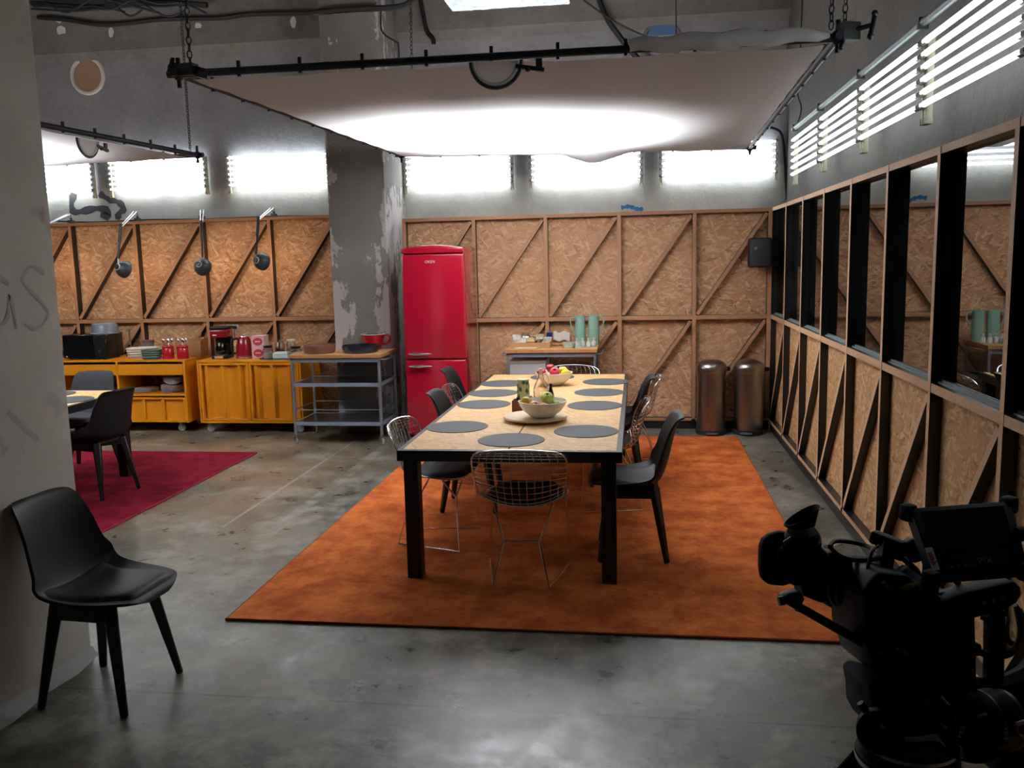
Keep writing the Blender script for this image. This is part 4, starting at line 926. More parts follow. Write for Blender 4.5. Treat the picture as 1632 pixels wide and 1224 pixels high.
MB().tube([(0.07, -0.05, 0.16), (0.11, -0.08, 0.15), (0.112, -0.085, 0.09), (0.075, -0.06, 0.06)], 0.009, 7).build('jug_handle', 'black_plastic', r)
MB().lathe([(0.075, 0.035), (0.075, 0.042), (0.0, 0.042)], 24, (0, -0.035, 0), cap=False).build('hot_plate', 'steel', r)
MB().b2((-0.06, -0.125, 0.006), (0.045, -0.119, 0.03)).build('front_plate', 'butcher', r)
MB().b2((-0.07, -0.1225, 0.25), (-0.02, -0.1195, 0.262)).build('badge', 'ink_light', r)
r = thing('kettle', 'dark red electric kettle with black handle on the door cabinet', 'kettle', (-4.17, 8.83, CT2), 0.2); kt = r
MB().lathe([(0.085, 0), (0.088, 0.018), (0.0, 0.02)], 24, cap=False).build('base', 'steel', r)
MB().lathe([(0.084, 0.02), (0.086, 0.03), (0.078, 0.13), (0.062, 0.185), (0.045, 0.203), (0.0, 0.205)], 28, cap=False).build('kettle_body', 'red_dark', r)
MB().lathe([(0.044, 0.203), (0.04, 0.212), (0.0, 0.214)], 20, cap=False).ball((0, 0, 0.218), 0.012, 8, 5).build('lid', 'steel', r)
MB().tube(curve([(-0.055, -0.03, 0.19), (-0.10, -0.05, 0.18), (-0.118, -0.055, 0.12), (-0.11, -0.05, 0.06), (-0.08, -0.04, 0.05)], 12), 0.011, 7).build('handle', 'black_plastic', r)
cm.scale = (0.84, 0.9, 1.0); kt.scale = (1.05, 1.05, 1.12)
for k in range(2):
    r = thing('gift_box', ('lower' if k == 0 else 'upper')+' pink carton with a red oval label, stacked beside the kettle', 'box', (-3.985, 8.82, CT2+0.1205*k), 0.1, 'pink cartons')
    MB().b2((-0.068, -0.08, 0), (0.068, 0.08, 0.12)).build('carton', 'card_pink', r)
    MB().lathe([(0.0, 0), (0.052, 0), (0.052, 0.002), (0.0, 0.002)], 24, (0, -0.0805, 0.06), RX(PI/2), cap=False, sy=0.8).build('label_patch', 'card_red', r)
    MB().b2((-0.028, -0.0835, 0.055), (0.028, -0.082, 0.068)).build('label_lettering', 'card_pink', r)
r = thing('serving_tray', 'flat dark tray at the front edge of the door cabinet under the jars', 'tray', (-3.68, 8.79, CT2))
MB().b2((-0.23, -0.175, 0.0), (0.23, 0.16, 0.006)).build('tray_base', 'rig_dark_steel', r)
m = MB().b2((-0.23, -0.175, 0.006), (-0.222, 0.16, 0.018)).b2((0.22, -0.175, 0.006), (0.23, 0.16, 0.018)).b2((-0.222, -0.175, 0.006), (0.22, -0.165, 0.012)).b2((-0.23, 0.15, 0.006), (0.22, 0.16, 0.018)); m.build('tray_rim', 'rig_dark_steel', r)
TZ = CT2+0.0065
def jar(label, x, y, rad, h, lid='black_plastic', fill='bread', z=TZ, glass='clear_glass', cat='jar', fh=0.55):
    r = thing('glass_jar', label, cat, (x, y, z))
    MB().lathe([(0.0, 0), (rad, 0), (rad, h*0.85), (rad*0.8, h*0.93), (rad*0.8, h), (rad*0.74, h), (rad*0.74, h*0.9), (rad*0.92, h*0.82), (rad*0.92, 0.005), (0.0, 0.005)], 20, cap=False).build('jar_body', glass, r)
    if fill: MB().lathe([(0.0, 0.006), (rad*0.9, 0.006), (rad*0.9, h*fh), (0.0, h*fh)], 18, cap=False).build('contents', fill, r)
    MB().lathe([(rad*0.88, h), (rad*0.9, h+0.02), (0.0, h+0.024)], 20, cap=False).lathe([(rad*0.88, h), (0.0, h)], 20, cap=False).build('lid', lid, r)
    return r
jar('clear glass jar with black lid and handle at the left of the tray', -3.85, 8.70, 0.052, 0.115, fill='paper_white')
jar('brown sugar jar with steel lid behind the tray jars', -3.79, 8.87, 0.05, 0.16, 'chrome', 'dish_brown')
jar('glass jar with white lid standing behind the tray', -3.66, 8.87, 0.05, 0.165, 'white_plastic', 'bread')
jar('squat glass jar with wide black lid at the right of the tray', -3.545, 8.70, 0.058, 0.105, fill='paper_white')
r = thing('plastic_box', 'low clear plastic box of sachets between the tray jars', 'box', (-3.70, 8.70, TZ)); MB().b2((-0.085, -0.05, 0), (0.085, 0.05, 0.058)).build('box_body', 'leaf_glass', r, bevel=0.006); MB().b2((-0.07, -0.04, 0.058), (0.07, 0.04, 0.068)).build('sachets', 'paper_white', r)
for x, y, rr in ((-3.74, 8.80, 0.035), (-3.68, 8.79, 0.032)): tag(MB().ball((0, 0, rr*0.8), (rr*1.2, rr, rr*0.8), 12, 8).build('bread_roll', 'bread'), ('larger' if rr > 0.033 else 'smaller')+' brown bread roll lying among the tray jars', 'bread', 'rolls on the tray').location = (x, y, TZ)
s_ = onY(371, 523, 9.383); r = thing('wall_socket', 'white double wall socket with two black plugs above the kettle', 'socket', (s_.x, 9.383, s_.z))
MB().b2((-0.075, -0.01, -0.04), (0.075, 0, 0.04)).build('face_plate', 'socket_white', r, bevel=0.003)
for x in (-0.03, 0.035):
    pl = MB().cyl((x, -0.01, 0.01), (x, -0.045, 0.01), 0.02).build('plug', 'black_plastic', r); MB().tube([(x, -0.04, 0), (x, -0.045, -0.04), (x, -0.03, -0.12)], 0.005, 6).build('flex', 'cable_black', pl)

# ================================================================== things on the steel trolleys
T1 = 0.8855
p = onZ(511, 561, T1); tag(MB().lathe([(0.0, 0), (0.145, 0), (0.15, 0.006), (0.158, 0.078), (0.152, 0.08), (0.146, 0.012), (0.0, 0.01)], 36, cap=False).build('baking_dish', 'dish_brown'), 'round brown earthenware baking dish on the steel trolley', 'dish').location = (-3.115, 8.26, T1)
tag(MB().lathe([(0.0, 0), (0.165, 0), (0.172, 0.006), (0.182, 0.068), (0.176, 0.07), (0.168, 0.012), (0.0, 0.01)], 40, cap=False).build('baking_dish', 'dish_blue'), 'round dark blue glazed dish in front of the big red mug', 'dish').location = (-2.70, 8.27, T1)
r = thing('giant_mug', 'oversized red mug with white rim on the steel trolley', 'mug', (-2.665, 8.585, T1))
MB().lathe([(0.0, 0), (0.07, 0), (0.076, 0.006), (0.118, 0.135), (0.122, 0.152), (0.117, 0.152), (0.11, 0.13), (0.068, 0.012), (0.0, 0.012)], 32, cap=False).build('mug_body', 'red_gloss', r)
MB().lathe([(0.123, 0.148), (0.123, 0.156), (0.116, 0.156), (0.116, 0.148), (0.123, 0.148)], 32, cap=False).build('rim', 'white_ceramic', r)
MB().tube(curve([(0.112, 0, 0.135), (0.165, 0, 0.14), (0.178, 0, 0.10), (0.15, 0, 0.055), (0.095, 0, 0.045)], 16), 0.011, 8).build('handle', 'red_gloss', r)
MB().lathe([(0.0, 0.135), (0.108, 0.135), (0.06, 0.15), (0.0, 0.15)], 20, cap=False).build('contents', 'stem', r)
T2 = 0.8955
def jug(label, x, y, s):
    r = thing('jug', label, 'jug', (x, y, T2), group='mint green jugs')
    MB().lathe([(0.0, 0), (0.054, 0), (0.056, 0.005), (0.052, 0.29), (0.049, 0.292), (0.052, 0.01), (0.0, 0.01)], 28, cap=False).build('jug_body', 'mint', r)
    MB().tube(curve([(s*0.05, 0, 0.275), (s*0.09, 0, 0.27), (s*0.097, 0, 0.22), (s*0.075, 0, 0.15), (s*0.052, 0, 0.10)], 16), 0.007, 7).build('handle', 'mint', r)
jug('tall mint green jug with its handle over the bread bag', -0.565, 8.68, -1); jug('tall mint green jug with its handle towards the bins', -0.432, 8.68, 1)
bt = MB().lathe([(0.0, 0), (0.021, 0), (0.022, 0.01), (0.022, 0.05), (0.01, 0.062), (0.01, 0.075), (0.0, 0.075)], 16, cap=False)
for k in range(4):
    r = thing('milk_bottle', ('first', 'second', 'third', 'last')[k]+' small white bottle from the bread bag in the row before the mint jugs', 'bottle', (-0.585+0.055*k, 8.49+0.012*(k % 2), T2), group='small bottles before the mint jugs')
    link('bottle_body', bt.mesh('bottle_body', 'leaf_glass') if k == 0 else bpy.data.meshes['bottle_body'], r)
    MB().lathe([(0.0225, 0.012), (0.0225, 0.045)], 16, cap=False).build('paper_label', 'paper_white', r); MB().cyl((0, 0, 0.075), (0, 0, 0.086), 0.012, n=12).build('cap', 'white_plastic', r)
r = thing('plastic_tub', 'low clear plastic tub before the small bottles', 'tub', (-0.66, 8.42, T2)); MB().lathe([(0.0, 0), (0.05, 0), (0.065, 0.045), (0.062, 0.045), (0.048, 0.003), (0.0, 0.003)], 24, cap=False).build('tub_body', 'leaf_glass', r); MB().lathe([(0.066, 0.044), (0.067, 0.052), (0.0, 0.053)], 24, cap=False).build('lid', 'leaf_glass', r)
jar('small jar with a printed lemon label before the mint jugs', -0.565, 8.38, 0.035, 0.035, 'leaf_glass', 'lemon', T2, 'leaf_glass')
r = thing('cardboard_tray', 'shallow cardboard tray of foil snack packets on the second trolley', 'tray', (-1.03, 8.54, T2))
MB().b2((-0.20, -0.15, 0), (0.19, 0.15, 0.006)).b2((-0.20, -0.15, 0.006), (0.19, -0.143, 0.055)).b2((-0.20, 0.143, 0.006), (0.19, 0.15, 0.055)).b2((-0.20, -0.143, 0.006), (-0.193, 0.143, 0.055)).b2((0.183, -0.143, 0.006), (0.19, 0.143, 0.055)).build('tray_body', 'paper_bag', r)
rs = random.Random(3)
def packet(x, y, z, a, tl, mat, sc_, lb):
    def fn(u, v):
        return Vector((0.055*sc_*u, 0.075*sc_*(2*v-1), 0.022*sc_*(1-u**4)*(1-(2*v-1)**4)+0.004*math.sin(9*u+7*v)))
    o = MB().surf(fn, 8, 10, 0.012).build('snack_packet', mat); o.rotation_euler = (tl, 0.2*math.sin(a*3), a); o.location = (x, y, z)
    return tag(o, lb, 'snack packet', 'snack packets in the tray')
for k in range(13):
    i, j = k % 5, k//5
    packet(-1.185+0.076*i, 8.445+0.097*j, T2+0.05+0.014*(k % 3)+0.014*j, rs.uniform(-0.25, 0.25), rs.uniform(0.25, 0.6), ('crisp_foil', 'basket_white', 'card_tan', 'foil')[(k*5) % 4], 0.74,
           ('crumpled beige', 'matt white', 'brown', 'silver')[(k*5) % 4]+' snack packet, '+('first', 'second', 'third', 'fourth', 'last')[i]+' from the fridge in the '+('front', 'middle', 'back')[j]+' row of the tray')
tag(MB().lathe([(0.0, 0), (0.10, 0.0), (0.115, 0.008), (0.11, 0.012), (0.0, 0.01)], 28, cap=False, sy=0.5).build('oval_board', 'board_wood'), 'pale oval board at the front edge of the second trolley', 'board').location = (-1.07, 8.345, T2)
r = thing('bread_bag', 'bag of brown bread with white paper on the second trolley', 'bread', (-0.745, 8.66, T2))
MB().b2((-0.1, -0.06, 0), (0.085, 0.07, 0.03)).build('lower_loaf', 'bread', r, bevel=0.012, seg=2); MB().b2((-0.09, -0.055, 0.031), (0.09, 0.06, 0.10)).build('loaf', 'bread', r, bevel=0.025, seg=3)
MB().surf(lambda u, v: Vector((0.078*u, -0.062-0.004*math.sin(6*u), 0.055+0.085*v+0.01*math.sin(5*u))), 10, 6, 0.003).build('paper_sheet', 'paper_white', r)
tag(MB().cyl((0, 0, 0), (0, 0, 0.115), 0.03, n=20).lathe([(0.027, 0.115), (0.025, 0.12), (0.0, 0.118)], 20, cap=False).build('drink_can', 'can_blue'), 'blue drink can behind the snack packets', 'can').location = (-0.885, 8.80, T2)
r = thing('storage_box', 'plain white box on the shelf of the second trolley', 'box', (-1.06, 8.56, 0.585)); MB().b2((-0.175, -0.2, 0), (0.175, 0.17, 0.165)).build('box_body', 'paper_white', r, bevel=0.004); MB().b2((-0.18, -0.205, 0.165), (0.18, 0.175, 0.195)).build('box_lid', 'paper_white', r, bevel=0.004)

# ================================================================== on the long table
TT = 0.742
r = thing('round_board', 'round pale wooden turntable under the fruit bowl', 'board', (-0.645, 5.42, TT)); MB().lathe([(0.0, 0.012), (0.185, 0.012), (0.198, 0.016), (0.202, 0.024), (0.198, 0.03), (0.0, 0.028)], 48, cap=False).build('disc', 'board_wood', r); MB().cyl((0, 0, 0), (0, 0, 0.013), 0.10, n=32).build('foot', 'stem', r)
bowlp = [(0.0, 0.004), (0.065, 0.0), (0.075, 0.006), (0.118, 0.04), (0.143, 0.075), (0.152, 0.102), (0.148, 0.103), (0.138, 0.076), (0.11, 0.042), (0.07, 0.012), (0.0, 0.01)]
BM = MB().lathe(bowlp, 48, cap=False).mesh('fruit_bowl', 'white_ceramic')
B1 = Vector((-0.592, 5.37, TT+0.0305)); B2 = Vector((-0.672, 6.98, TT))
tag(link('fruit_bowl', BM, None, B1), 'white bowl of green and yellow apples on the turntable', 'bowl', 'fruit bowls')
tag(link('fruit_bowl', BM, None, B2), 'white bowl of red apples near the far end of the table', 'bowl', 'fruit bowls')
ap = [(0.0, -0.028), (0.012, -0.033), (0.024, -0.028), (0.036, -0.004), (0.038, 0.012), (0.03, 0.028), (0.016, 0.033), (0.006, 0.028), (0.0, 0.024)]
def apple(label, B, dx, dy, z, mat, s=1.0, tilt=0.3, az=0.0, cat='apple', prof=ap, name='apple', group='apples in the bowls'):
    r = thing(name, label, cat, B+Vector((dx, dy, z)), az, group); Q = RX(tilt)
    MB().lathe([(a*s, b*s) for a, b in prof], 20, (0, 0, 0), Q, cap=False).build('fruit_body', mat, r)
    MB().cyl(Q @ Vector((0, 0, 0.024*s)), Q @ Vector((0.004, 0, 0.042*s)), 0.002, n=6).build('stem', 'stem', r)
apple('yellow apple with dark blossom end leaning on the bowl rim', B1, -0.10, -0.03, 0.096, 'apple_yellow', 0.98, -1.9)
apple('green apple on top of the front fruit bowl', B1, 0.035, -0.03, 0.118, 'apple_green', 1.08, 0.5)
apple('peach-coloured apple low in the front fruit bowl, beside the yellow apple', B1, -0.045, -0.06, 0.070, 'apple_peach', 1.0, 0.7, 0.5)
apple('peach-coloured apple under the green apple in the front fruit bowl', B1, 0.025, -0.085, 0.066, 'apple_peach', 1.0, 0.4, 2.0)
apple('pale green apple low in the front fruit bowl, beside the rim', B1, 0.085, -0.02, 0.068, 'apple_green', 0.95, 0.9, 1.0)
apple('peach-coloured apple hidden at the bottom of the front fruit bowl', B1, -0.02, 0.05, 0.046, 'apple_peach', 1.0, 0.2, 1.0)
apple('red apple at the edge of the far bowl, towards the fridge', B2, -0.10, -0.02, 0.098, 'apple_red', 1.0, 0.5)
apple('red apple on top of the heap in the far bowl', B2, -0.03, 0.02, 0.130, 'apple_red', 0.95, 0.2)
apple('red apple at the front of the far bowl, before the lemons', B2, 0.012, -0.045, 0.105, 'apple_red', 1.1, 0.9)
lm = [(0.0, -0.046), (0.01, -0.04), (0.026, -0.025), (0.032, 0.0), (0.026, 0.025), (0.01, 0.04), (0.006, 0.045), (0.0, 0.047)]
apple('yellow lemon leaning on the red apple in the far bowl', B2, 0.072, 0.03, 0.112, 'lemon', 1.0, 1.3, 0.9, 'lemon', lm, 'lemon', 'lemons in the far bowl')
apple('yellow lemon at the rim of the far bowl, towards the partition', B2, 0.095, -0.035, 0.098, 'lemon', 1.0, 1.4, 2.2, 'lemon', lm, 'lemon', 'lemons in the far bowl')
apple('red apple at the bottom of the far bowl', B2, 0.0, 0.03, 0.052, 'apple_red', 1.0, 0.4)
r = thing('carafe', 'clear glass oil carafe with a handle behind the front fruit bowl', 'carafe', (-0.675, 6.05, TT))
MB().lathe([(0.0, 0), (0.05, 0), (0.054, 0.01), (0.054, 0.10), (0.045, 0.135), (0.022, 0.175), (0.018, 0.205), (0.019, 0.232), (0.022, 0.235), (0.016, 0.235), (0.015, 0.205), (0.019, 0.176), (0.042, 0.133), (0.051, 0.1), (0.051, 0.006), (0.0, 0.005)], 28, cap=False).build('carafe_body', 'tinted_glass', r)
MB().tube(curve([(0.018, 0, 0.21), (0.045, 0, 0.205), (0.062, 0, 0.15), (0.054, 0, 0.105)], 12), 0.005, 7).build('handle', 'tinted_glass', r)
MB().cyl((0, 0, 0.234), (0, 0, 0.25), 0.014, n=14).build('stopper', 'white_plastic', r)
r = thing('patterned_tin', 'tall pale green tin with dark leaf pattern beside the carafe', 'tin', (-0.805, 6.08, TT))
MB().lathe([(0.0, 0), (0.047, 0), (0.048, 0.004), (0.042, 0.17), (0.036, 0.172), (0.0, 0.168)], 28, cap=False).build('tin_body', 'tin_green', r)
rs = random.Random(5)
for k in range(13):
    a = -PI/2+(-0.75, 0.9, -0.35, -0.95, 0.75, 0.2, 2.0, 3.1, -1.0, 0.1, 3.9, 1.6, 0.8)[k]; z0 = (0.05, 0.035, 0.1, 0.125, 0.09, 0.15, 0.03, 0.09, 0.085, 0.03, 0.14, 0.12, 0.145)[k]; R0 = 0.0488-0.035*z0; m = MB(); n = 8
    pts = [(a+0.38*math.cos(t)*rs.uniform(0.6, 1), z0+0.02*math.sin(t)*rs.uniform(0.5, 1.1)) for t in [2*PI*i/n for i in range(n)]]
    m.add([((R0+0.0006)*math.cos(q), (R0+0.0006)*math.sin(q), z) for q, z in pts]+[((R0-0.002)*math.cos(q), (R0-0.002)*math.sin(q), z) for q, z in pts], [tuple(range(n))]+[(i, (i+1) % n, n+(i+1) % n, n+i) for i in range(n)]); m.build('leaf_print', 'tin_dark', r)
r = thing('condiment_box', 'small wooden box of dark condiment bottles behind the turntable', 'box', (-0.80, 5.76, TT))
MB().b2((-0.035, -0.05, 0), (0.035, 0.05, 0.006)).b2((-0.035, -0.05, 0.006), (-0.029, 0.05, 0.075)).b2((0.029, -0.05, 0.006), (0.035, 0.05, 0.075)).b2((-0.029, -0.05, 0.006), (0.029, -0.044, 0.075)).b2((-0.029, 0.044, 0.006), (0.029, 0.05, 0.075)).build('box_body', 'dish_brown', r)
for y in (-0.022, 0.022): MB().lathe([(0.0, 0.007), (0.018, 0.007), (0.018, 0.07), (0.008, 0.082), (0.008, 0.095), (0.0, 0.095)], 14, (0, y, 0), cap=False).build('bottle', 'black_plastic', r)
r = thing('pepper_mill', 'black-topped pepper mill between the carafe and the patterned tin', 'mill', (-0.735, 5.80, TT)); MB().lathe([(0.0, 0), (0.03, 0), (0.026, 0.03), (0.028, 0.06), (0.0, 0.06)], 20, cap=False).build('mill_body', 'stem', r); MB().lathe([(0.03, 0.06), (0.033, 0.07), (0.028, 0.09), (0.012, 0.098), (0.0, 0.098)], 20, cap=False).build('cap', 'black_plastic', r)
r = thing('carafe', 'slim dark oil bottle beside the clear carafe', 'bottle', (-0.60, 5.99, TT)); MB().lathe([(0.0, 0), (0.03, 0), (0.032, 0.005), (0.02, 0.08), (0.01, 0.12), (0.01, 0.14), (0.0, 0.14)], 20, cap=False).build('bottle_body', 'dish_blue', r); MB().cyl((0, 0, 0.14), (0, 0, 0.15), 0.011).build('stopper', 'black_plastic', r)
r = thing('pitcher', 'white pitcher on the burgundy rug table, mostly hidden by the pillar', 'jug', (-5.03, 6.62, TT))
MB().lathe([(0.0, 0), (0.05, 0), (0.06, 0.05), (0.045, 0.12), (0.05, 0.14), (0.046, 0.14), (0.04, 0.12), (0.0, 0.02)], 24, cap=False).build('pitcher_body', 'white_ceramic', r)
MB().tube(curve([(0.045, 0, 0.125), (0.085, 0, 0.12), (0.095, 0, 0.085), (0.058, 0, 0.045)], 14), 0.007, 7).build('handle', 'white_ceramic', r)

# ================================================================== film camera on its tripod (right foreground)
RB = deep(1468, 1075, 1.42)
rig = thing('film_camera', 'black film camera rig with viewfinder, rods and tilted monitor on a tripod', 'film camera', RB)
def D(px, py, d): return deep(px, py, d)-RB
def slab(pts, d, t_, nm, mat, parent=rig, bevel=0.004, seg=2, dz=None):
    P = [D(px, py, d+(dz[i] if dz else 0)) for i, (px, py) in enumerate(pts)]
    return MB().prism(P, CF*t_).build(nm, mat, parent, bevel=bevel, seg=seg)
def rod(a, b, r0, nm, mat, parent=rig, r1=None, n=14): return MB().cyl(D(*a), D(*b), r0, r1, n).build(nm, mat, parent, bevel=0)
def wire(pts, r0, nm, mat='cable_black', parent=rig, n=22): return MB().tube(curve([tuple(D(*p)) for p in pts], n), r0, 6).build(nm, mat, parent)
body = slab([(1377, 940), (1402, 912), (1448, 916), (1480, 948), (1556, 962), (1560, 1100), (1535, 1128), (1490, 1112), (1396, 1076), (1388, 1052), (1378, 1022)], 1.385, 0.15, 'camera_body', 'rig_black', bevel=0.008)
slab([(1404, 928), (1446, 902), (1478, 926), (1480, 968), (1462, 972), (1420, 952)], 1.375, 0.02, 'top_plate', 'rig_grey', body, dz=(0, .05, .05, 0, 0, 0))
slab([(1434, 937), (1446, 931), (1462, 929), (1454, 939), (1442, 942)], 1.372, 0.002, 'lime_tape', 'tape_lime', body, bevel=0)
for k, (px, py, q) in enumerate(((1386, 985, 8), (1384, 999, 8), (1378, 1013, 11))): rod((px, py, 1.385), (px, py, 1.375), q*0.001, 'button', 'rig_grey', body)
for px, py in ((1385, 1045), (1402, 1040), (1410, 1046), (1394, 1027)): rod((px, py, 1.385), (px, py, 1.378), 0.004, 'port', 'rig_dark_steel', body, n=8)
slab([(1437, 1011), (1441, 1012), (1446, 1022), (1450, 1018), (1452, 1021), (1446, 1028), (1443, 1027)], 1.383, 0.001, 'logo', 'rig_dark_steel', body, bevel=0)
rr = CR*0.86-CU*0.5; ru = CU*0.86+CR*0.5
lettering('vmb', 0.014, 'ink_light', body, D(1438, 1037, 1.382), rr, ru)
lettering('TC-SP', 0.008, 'rig_dark_steel', body, D(1465, 1062, 1.382), rr, ru)
slab([(1398, 1078), (1420, 1090), (1500, 1126), (1530, 1140), (1558, 1126), (1560, 1104), (1535, 1129), (1490, 1113)], 1.40, 0.07, 'release_plate', 'rig_black')
# lens, rods and matte bracket
lens = MB().lathe([(0.0, 0), (0.030, 0.0), (0.034, 0.01), (0.034, 0.03), (0.031, 0.033), (0.036, 0.036), (0.036, 0.07), (0.033, 0.075), (0.038, 0.08), (0.038, 0.115), (0.0, 0.115)], 28, D(1318, 918, 1.56), (D(1392, 956, 1.46)-D(1318, 918, 1.56)).to_track_quat('Z', 'Y').to_matrix(), cap=False).build('lens', 'rig_black', rig)
for q in (0.25, 0.42, 0.6, 0.8):
    c_ = D(1318, 918, 1.56).lerp(D(1392, 956, 1.46), q); ax = (D(1392, 956, 1.46)-D(1318, 918, 1.56)).normalized()
    MB().cyl(c_-ax*0.004, c_+ax*0.004, 0.0395, n=28).build('focus_ring', 'rig_grey', lens)
rod((1360, 952, 1.455), (1366, 946, 1.45), 0.008, 'red_mark', 'red_tag', lens)
rod((1256, 957, 1.52), (1400, 1040, 1.39), 0.0075, 'support_rod', 'rig_black'); rod((1302, 948, 1.60), (1392, 1000, 1.47), 0.0075, 'support_rod', 'rig_black')
br = slab([(1246, 952), (1258, 946), (1276, 942), (1284, 955), (1278, 966), (1262, 963), (1250, 962)], 1.51, 0.03, 'rod_bracket', 'rig_black')
rod((1241, 958, 1.515), (1250, 957, 1.515), 0.008, 'bracket_knob', 'rig_dark_steel', br); rod((1268, 968, 1.505), (1276, 971, 1.505), 0.006, 'red_knob', 'red_tag', br)
slab([(1276, 922), (1330, 930), (1335, 952), (1310, 962), (1280, 950)], 1.53, 0.05, 'lens_mount', 'rig_black')
# viewfinder
slab([(1212, 872), (1216, 860), (1226, 852), (1244, 847), (1262, 850), (1266, 930), (1250, 935), (1226, 933), (1214, 923), (1211, 905)], 1.50, 0.02, 'eye_flag', 'rubber', bevel=0.006)
vb = slab([(1240, 880), (1252, 868), (1304, 866), (1328, 888), (1330, 912), (1310, 932), (1266, 936), (1244, 920)], 1.47, 0.07, 'viewfinder_body', 'rig_black', bevel=0.01)
e0, e1 = D(1279, 880, 1.50), D(1278, 846, 1.485); axv = (e1-e0).normalized()
MB().lathe([(0.0, 0), (0.031, 0), (0.031, 0.012), (0.028, 0.014), (0.0315, 0.017), (0.0315, 0.026), (0.028, 0.028), (0.030, 0.032), (0.024, 0.042), (0.0, 0.042)], 26, e0, axv.to_track_quat('Z', 'Y').to_matrix(), cap=False).build('viewfinder_barrel', 'rig_black', vb)
def cupfn(u, v):
    a = PI*u; x = math.cos(a); s = math.sin(a); r0 = 0.022+0.008*v; lift = 0.012+v*(0.022+0.016*x)
    side = axv.cross(CF).normalized(); bk = CF
    return e1-axv*0.004+side*(-r0*x+(-0.004 if False else 0.0))+bk*(r0*s)+axv*lift
MB().surf(cupfn, 28, 8, 0.003).build('eyecup', 'rubber', vb)
rod((1262, 858, 1.47), (1250, 866, 1.47), 0.004, 'latch', 'rig_dark_steel', vb); rod((1246, 874, 1.465), (1252, 875, 1.465), 0.004, 'latch', 'rig_dark_steel', vb)
for px, py in ((1294, 891), (1298, 908)): slab([(px-6, py+1), (px+4, py-1), (px+4, py+1), (px-6, py+3)], 1.468, 0.002, 'switch', 'rig_grey', vb, bevel=0)
slab([(1300, 890), (1330, 880), (1352, 892), (1380, 890), (1390, 905), (1384, 925), (1350, 918), (1310, 915)], 1.49, 0.04, 'viewfinder_arm', 'rig_black', bevel=0.006)
for px, py in ((1366, 901), (1365, 917), (1386, 923)): rod((px, py, 1.49), (px, py, 1.48), 0.0035, 'bolt', 'steel', rig, n=8)
wire([(1322, 871, 1.5), (1330, 863, 1.53), (1350, 863, 1.55), (1378, 869, 1.55), (1400, 880, 1.5), (1408, 894, 1.46)], 0.004, 'coiled_cable')
wire([(1322, 871, 1.5), (1336, 884, 1.49), (1356, 892, 1.48), (1386, 893, 1.47), (1404, 888, 1.46)], 0.004, 'coiled_cable')
wire([(1400, 870, 1.47), (1390, 878, 1.44), (1384, 900, 1.43), (1380, 930, 1.43), (1375, 945, 1.43)], 0.003, 'coiled_cable')
wire([(1380, 945, 1.44), (1400, 925, 1.42), (1425, 915, 1.42), (1450, 900, 1.44)], 0.004, 'coiled_cable')
wire([(1440, 890, 1.45), (1450, 900, 1.44), (1462, 912, 1.44), (1466, 930, 1.45)], 0.005, 'coiled_cable')
# top handle
th = MB().beam(D(1390, 854, 1.50), D(1440, 874, 1.46), 0.022, 0.022, up=CU).build('top_handle', 'rig_black', rig, bevel=0.004, seg=2)
for q in (0.2, 0.35, 0.5, 0.65):
    c_ = D(1390, 854, 1.50).lerp(D(1440, 874, 1.46), q)+CU*0.0105; MB().cyl(c_, c_+CU*0.001, 0.0035, n=8).build('screw_hole', 'rubber', th)
MB().beam(D(1414, 868, 1.48), D(1406, 915, 1.46), 0.022, 0.022, up=CF).build('handle_post', 'rig_black', th)
slab([(1424, 880), (1440, 872), (1456, 858), (1476, 868), (1480, 892), (1460, 898), (1430, 894)], 1.47, 0.025, 'handle_clamp', 'rig_black'); rod((1464, 862, 1.468), (1464, 862, 1.46), 0.006, 'clamp_screw', 'steel', rig)
# monitor
TL, TR, BR, BL = D(1450, 809, 1.46), D(1612, 797, 1.46), D(1640, 904, 1.36), D(1487, 916, 1.36)
nrm = ((TR-TL).cross(TL-BL)).normalized(); nrm = nrm if nrm.dot(CF) < 0 else -nrm
mon = MB().prism([TL, TR, BR, BL], -nrm*0.028).build('monitor', 'rig_black', rig, bevel=0.004, seg=2)
def Mn(u, v, h=0.0): return TL.lerp(TR, u).lerp(BL.lerp(BR, u), v)+nrm*h
MB().prism([Mn(0.09, 0.08, 0.0006), Mn(0.91, 0.08, 0.0006), Mn(0.91, 0.72, 0.0006), Mn(0.09, 0.72, 0.0006)], -nrm*0.001).build('screen', 'microwave_black', mon)
for (u, v) in ((0.0, 0.0), (1.0, 0.0), (1.0, 1.0), (0.0, 1.0)): MB().box(Mn(u, v, -0.012), (0.024, 0.024, 0.03), RZ(0.6)).build('rubber_bumper', 'rubber', mon, bevel=0.007, seg=2)
rod((1622, 852, 1.40), (1632, 850, 1.40), 0.012, 'side_knob', 'rubber', mon)
xr = (TR-TL).normalized(); xu = (TL-BL).normalized()
lettering('PIX', 0.016, 'rig_dark_steel', mon, Mn(0.57, 0.87, 0.0008), xr, xu)
for q in (0.2, 0.27, 0.34, 0.41): MB().prism([Mn(q, 0.9, 0.0006), Mn(q+0.03, 0.9, 0.0006), Mn(q+0.03, 0.92, 0.0006), Mn(q, 0.92, 0.0006)], -nrm*0.001).build('button_mark', 'rig_grey', mon)
st = MB().prism([Mn(0.012, 0.62, 0.0008), Mn(0.085, 0.62, 0.0008), Mn(0.085, 0.94, 0.0008), Mn(0.012, 0.94, 0.0008)], -nrm*0.001).build('white_sticker', 'sticker_white', mon)
lettering('vmb', 0.015, 'ink_red', st, Mn(0.048, 0.775, 0.0012), -xu, xr)
MB().cyl(D(1487, 905, 1.40), D(1482, 962, 1.41), 0.0115, n=16).build('monitor_arm', 'rig_black', rig)
